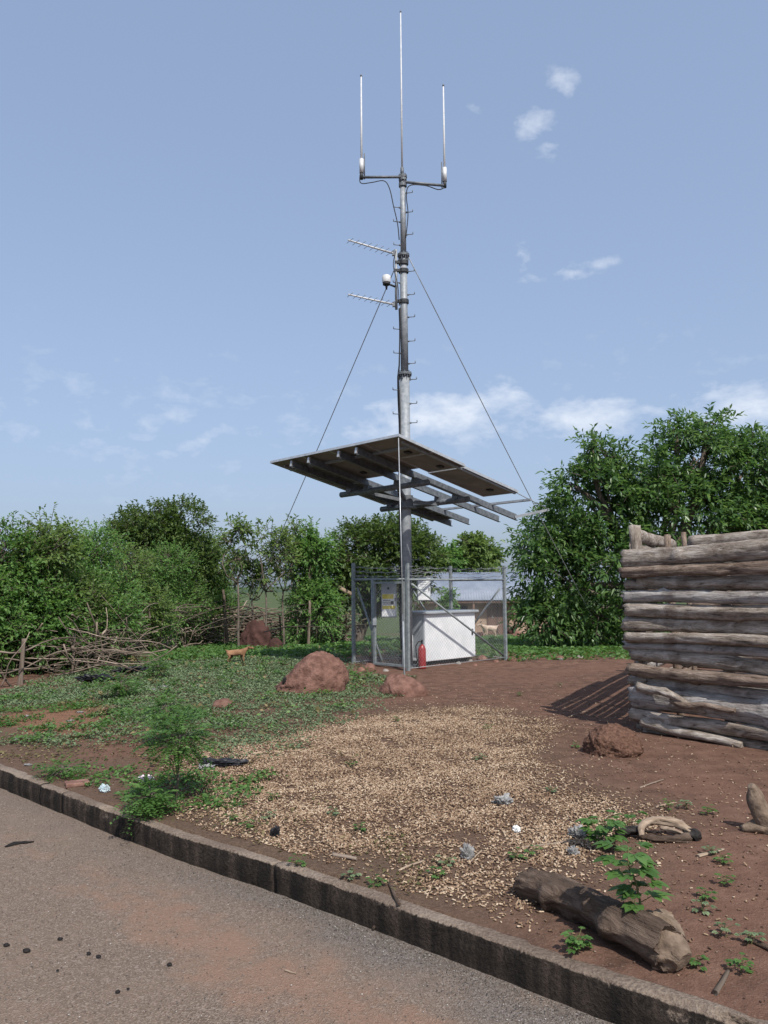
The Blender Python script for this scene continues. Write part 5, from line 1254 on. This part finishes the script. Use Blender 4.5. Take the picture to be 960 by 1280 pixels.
# stump at the picture edge
sc = G(958, 1040)
sm = thing('root_stump', sc, 'forked grey root stump standing on the bare dirt beside the enclosure', 'stump')
def arc2(pts, rs_, seed, mat, name, par):
    P = resample(np.array([tuple(sc + Vector(q)) for q in pts]), .015); n_ = len(P); rad_ = np.interp(np.linspace(0, 1, n_), np.linspace(0, 1, len(rs_)), rs_)
    MB().tube([Vector(q) for q in P], list(rad_), 14, jag=lambda i, k: 1.1 + .45 * mnoise.noise(Vector((i * .08, math.cos(k * .45) * 1.6, math.sin(k * .45) * 1.6 + seed))) - .6 * abs(mnoise.noise(Vector((i * .05, math.cos(k * .45) * 3.4, math.sin(k * .45) * 3.4 + seed))))).build(name, mat, par)
arc2([(.03, 0, .02), (-.01, .0, .10), (-.04, .01, .17), (-.06, .01, .24), (-.085, .01, .27)], [.085, .066, .058, .05, .02], 11, 'broken_wood', 'prong', sm)
arc2([(.22, .0, .05), (.1, .0, .05), (-.02, .0, .035), (-.14, .02, .015)], [.09, .08, .055, .02], 12, 'broken_wood', 'root', sm)
arc2([(.14, .03, .06), (.17, .05, .18), (.16, .05, .26)], [.06, .05, .03], 13, 'broken_wood', 'prong', sm)
# chips, twigs and boards
def lying(px0, py0, px1, py1, r, mat, name, label, cat, flat=1.0, group=None, seed=0, z=None):
    a = G(px0, py0); b_ = G(px1, py1); L = (b_ - a).length; me = log_mesh(name, L, r, r * .75, seed + 700, mat, rings=12, seg=8, knots=1, bend=.02 * L, rag=.01)
    o = bpy.data.objects.new(name, me); link(o); x = (b_ - a).normalized(); y = Vector((0, 0, 1)).cross(x).normalized()
    m4 = Matrix((x, y, x.cross(y))).transposed().to_4x4() @ Matrix.Diagonal((1, 1, flat, 1)); m4.translation = a + Vector((0, 0, r * flat * .9)); o.matrix_world = m4
    return tag(o, label, cat, group)
lying(872, 1072, 904, 1063, .014, 'pale_wood', 'wood_chip', 'pale split wood chip lying on the dirt past the driftwood', 'wood', .5)
lying(416, 1071, 446, 1076, .014, 'stick_wood', 'stick', 'short thick grey stick lying on the husks near the kerb', 'stick', seed=1)
lying(488, 1106, 498, 1132, .012, 'rotten_bark', 'stick', 'dark flat bark strip lying across the kerb edge', 'stick', .6, seed=2)
lying(466, 1123, 494, 1120, .009, 'rotten_bark', 'stick', 'thin dark twig beside the bark strip at the kerb', 'stick', .7, seed=3)
lying(500, 1088, 530, 1078, .007, 'pale_wood', 'stick', 'thin pale twig on the husks', 'stick', seed=4)
lying(586, 1080, 602, 1065, .006, 'pale_wood', 'stick', 'fine pale twig near the crumpled grey plastic bag', 'stick', seed=5)
lying(655, 1060, 735, 1050, .006, 'stick_wood', 'stick', 'long thin twig lying along the husk edge', 'stick', seed=6)
lying(820, 1010, 846, 1004, .006, 'pale_wood', 'stick', 'straw coloured twig beyond the hollow driftwood', 'stick', seed=7)
lying(895, 1245, 910, 1216, .010, 'stick_wood', 'stick', 'short grey stick on the dirt beyond the log end', 'stick', seed=8)
lying(935, 1175, 975, 1195, .016, 'rotten_bark', 'stick', 'dark piece of bark on the dirt away from the log', 'stick', .6, seed=9)
lying(800, 985, 830, 975, .005, 'stick_wood', 'stick', 'fine twig on bare dirt near the stump', 'stick', seed=10)
lying(716, 898, 754, 880, .006, 'pale_wood', 'stick', 'pale straight twig in the shadow of the enclosure', 'stick', seed=11)
lying(8, 1060, 42, 1053, .010, 'charcoal', 'stick', 'black charred strip lying on the road', 'stick', .5, seed=12) if False else None
a = Vector((*(EYE + ray(6, 1060) * ((0 - EYE.z) / ray(6, 1060).z))[:2], 0)); b_ = Vector((*(EYE + ray(44, 1052) * ((0 - EYE.z) / ray(44, 1052).z))[:2], 0))
P = [a.lerp(b_, t_) + Vector((0, .02 * math.sin(5 * t_), .008)) for t_ in np.linspace(0, 1, 9)]
o = MB().tube(P, [.004, .012, .016, .013, .010, .012, .009, .006, .003], 8).build('rubber_strip', 'matte_black', None, (a + b_) / 2); tag(o, 'black rubber strip lying on the road', 'strip')
DG = 'dark dung pellets on the road'
def R0(px, py): d = ray(px, py); q = EYE + d * (-EYE.z / d.z); return Vector((q.x, q.y, .002))
for k, (px, py, w) in enumerate(((33, 1190, .034), (111, 1193, .022), (123, 1197, .024), (212, 1207, .024), (147, 1241, .022), (160, 1237, .014), (75, 1175, .025), (8, 1183, .028), (72, 1214, .014), (240, 1138, .012), (300, 1160, .012))):
    blob('dung_pellet', R0(px, py), (w, w * .7, w * .45), 'matte_black', 'small dark dung pellet on the road surface', 'dung', 80 + k, .3, 2, DG)
o = lying(356, 1214, 370, 1218, .004, 'pale_wood', 'stick', 'tiny pale straw lying on the road', 'stick', seed=13); o.location.z = .006
p = G(95, 982); o = MB().box(p + Vector((0, .02, .012)), (.17, .12, .03), Matrix.Rotation(.5, 3, 'Z')).build('stone_slab', 'stone_red', None, p); bevel(o, .008); tag(o, 'flat broken grey slab lying behind the kerb', 'slab')

# ------------------------------------------------------------------ litter
def crumple(px, py, size, mat, name, label, cat, seed, group=None):
    p = G(px, py); bm = bmesh.new(); bmesh.ops.create_icosphere(bm, subdivisions=4, radius=1); o3 = Vector((seed, seed * 2, 0))
    for v in bm.verts:
        d = v.co.normalized(); k = 1 + .75 * abs(mnoise.noise(d * 1.6 + o3)) * 1.2 - .75 * abs(mnoise.noise(d * 3.4 + o3)) + .25 * mnoise.noise(d * 7 + o3)
        v.co = Vector((d.x * k * size[0] / 2, d.y * k * size[1] / 2, max(-.003, (d.z * .5 + .38) * k * size[2])))
    for f in bm.faces: f.smooth = False
    me = bpy.data.meshes.new(name); bm.to_mesh(me); bm.free(); me.materials.append(MATS[mat]); o = bpy.data.objects.new(name, me); link(o); o.location = p; return tag(o, label, cat, group)
crumple(628, 1005, (.11, .09, .055), 'plastic_pale', 'plastic_bag', 'crumpled pale plastic bag at the upper edge of the husks', 'litter', 1)
crumple(585, 1074, (.07, .05, .07), 'plastic_pale', 'plastic_bag', 'crumpled grey plastic scrap near the thin husks by the kerb', 'litter', 2)
crumple(722, 1046, (.09, .09, .06), 'plastic_pale', 'plastic_bag', 'torn pale plastic scrap beside the hollow driftwood plant', 'litter', 3)
crumple(716, 1068, (.05, .06, .04), 'plastic_pale', 'plastic_bag', 'small torn plastic scrap below the larger torn one', 'litter', 4)
crumple(646, 1040, (.040, .035, .035), 'sticker_white', 'white_stone', 'small rounded white lump lying on the husks', 'stone', 5)
crumple(276, 957, (.36, .13, .05), 'plastic_black', 'black_cloth', 'flattened black plastic sheet on the husk edge', 'litter', 6)
crumple(258, 962, (.12, .07, .04), 'plastic_pale', 'plastic_scrap', 'pale scrap under the black plastic sheet', 'litter', 7)
crumple(343, 1046, (.055, .05, .055), 'plastic_black', 'plastic_scrap', 'small black plastic scrap among the husks near the kerb', 'litter', 8)
crumple(182, 978, (.12, .09, .05), 'cloth_pink', 'cloth_scrap', 'crumpled pinkish white rag behind the low bush', 'litter', 9)
crumple(131, 990, (.07, .06, .05), 'cloth_blue', 'cloth_scrap', 'small bluish white crumpled scrap on the kerb edge', 'litter', 10)
crumple(168, 842, (.55, .3, .12), 'plastic_black', 'black_cloth', 'dark plastic sheet lying at the foot of the brushwood fence', 'litter', 11)
crumple(120, 852, (.5, .25, .10), 'plastic_black', 'black_cloth', 'black plastic heap below the brush heap', 'litter', 12)
LG = 'pale litter scraps on the green patch'
for k, (px, py, w) in enumerate(((205, 860, .12), (190, 863, .10), (240, 831, .08), (248, 857, .09), (33, 896, .07), (88, 902, .07), (100, 891, .07), (57, 907, .05), (20, 925, .05), (35, 957, .06), (120, 908, .06), (275, 815, .06), (700, 825, .14), (150, 912, .06), (110, 868, .08))):
    crumple(px, py, (w, w * .7, w * .25), 'plastic_pale', 'litter_scrap', 'small pale litter scrap lying on the weedy ground', 'litter', 30 + k, LG)

# ------------------------------------------------------------------ goats
def goat(base, face, s, mat, label, head_up=0.0):
    T = thing('goat', base, label, 'goat')
    J = [('hip', (-.20, 0, .33), .085), ('mid', (-.02, 0, .315), .100), ('chest', (.17, 0, .325), .085), ('neck', (.27, 0, .40 + head_up * .4), .048), ('poll', (.355, 0, .455 + head_up), .042), ('jaw', (.42, 0, .425 + head_up), .034), ('muzzle', (.475, 0, .40 + head_up), .022),
         ('tail', (-.285, 0, .37), .018), ('tail2', (-.325, 0, .405), .012)]
    E = [(0, 1), (1, 2), (2, 3), (3, 4), (4, 5), (5, 6), (0, 7), (7, 8)]
    for sd_ in (-1, 1):
        sw = .03 * sd_
        i = len(J); J += [('h', (-.205 + sw, .055 * sd_, .27), .055), ('k', (-.165 + sw, .06 * sd_, .195), .034), ('hock', (-.225 + sw, .06 * sd_, .115), .018), ('f', (-.205 + sw, .06 * sd_, .02), .015), ('t', (-.185 + sw, .06 * sd_, .008), .014)]
        E += [(0, i), (i, i + 1), (i + 1, i + 2), (i + 2, i + 3), (i + 3, i + 4)]
        i = len(J); J += [('s', (.165 - sw, .05 * sd_, .25), .045), ('e', (.150 - sw, .052 * sd_, .18), .026), ('w', (.165 - sw, .052 * sd_, .10), .018), ('f', (.165 - sw, .052 * sd_, .02), .014), ('t', (.182 - sw, .052 * sd_, .008), .013)]
        E += [(2, i), (i, i + 1), (i + 1, i + 2), (i + 2, i + 3), (i + 3, i + 4)]
        i = len(J); J += [('ear', (.335, .045 * sd_, .455 + head_up), .014), ('ear2', (.315, .085 * sd_, .44 + head_up), .009)]; E += [(4, i), (i, i + 1)]
    me = bpy.data.meshes.new('body'); me.from_pydata([j[1] for j in J], E, []); o = bpy.data.objects.new('body', me); link(o, T)
    sk = o.modifiers.new('skin', 'SKIN'); sk.use_smooth_shade = True
    for i, j in enumerate(J): me.skin_vertices[0].data[i].radius = (j[2], j[2]); me.skin_vertices[0].data[i].use_root = (i == 0)
    o.modifiers.new('sub', 'SUBSURF').levels = 2; o.modifiers['sub'].render_levels = 2
    me.materials.append(MATS[mat]); o.rotation_euler = (0, 0, face); o.scale = (s, s, s)
    for sd_ in (-1, 1):
        h = MB().tube([(.34, .02 * sd_, .485 + head_up), (.325, .026 * sd_, .53 + head_up), (.29, .032 * sd_, .56 + head_up)], [.011, .008, .003], 8); hm = bpy.data.objects.new('horn', h.mesh('horn', 'hoof_dark')); link(hm, T); hm.rotation_euler = (0, 0, face); hm.scale = (s, s, s)
        ey = MB().tube([(.395, .028 * sd_, .452 + head_up), (.395, .04 * sd_, .453 + head_up)], .009, 8); em = bpy.data.objects.new('eye', ey.mesh('eye', 'hoof_dark')); link(em, T); em.rotation_euler = (0, 0, face); em.scale = (s, s, s)
    return T
gp = G(296, 829); goat(gp - Vector((0, 0, .01)), rad(12), .66, 'goat_tan', 'tan goat walking across the green patch below the brushwood fence', .02)
gp = on(4.35, 33.0); goat(gp, rad(200), 1.25, 'goat_pale', 'pale goat standing in front of the mud house beyond the mesh')
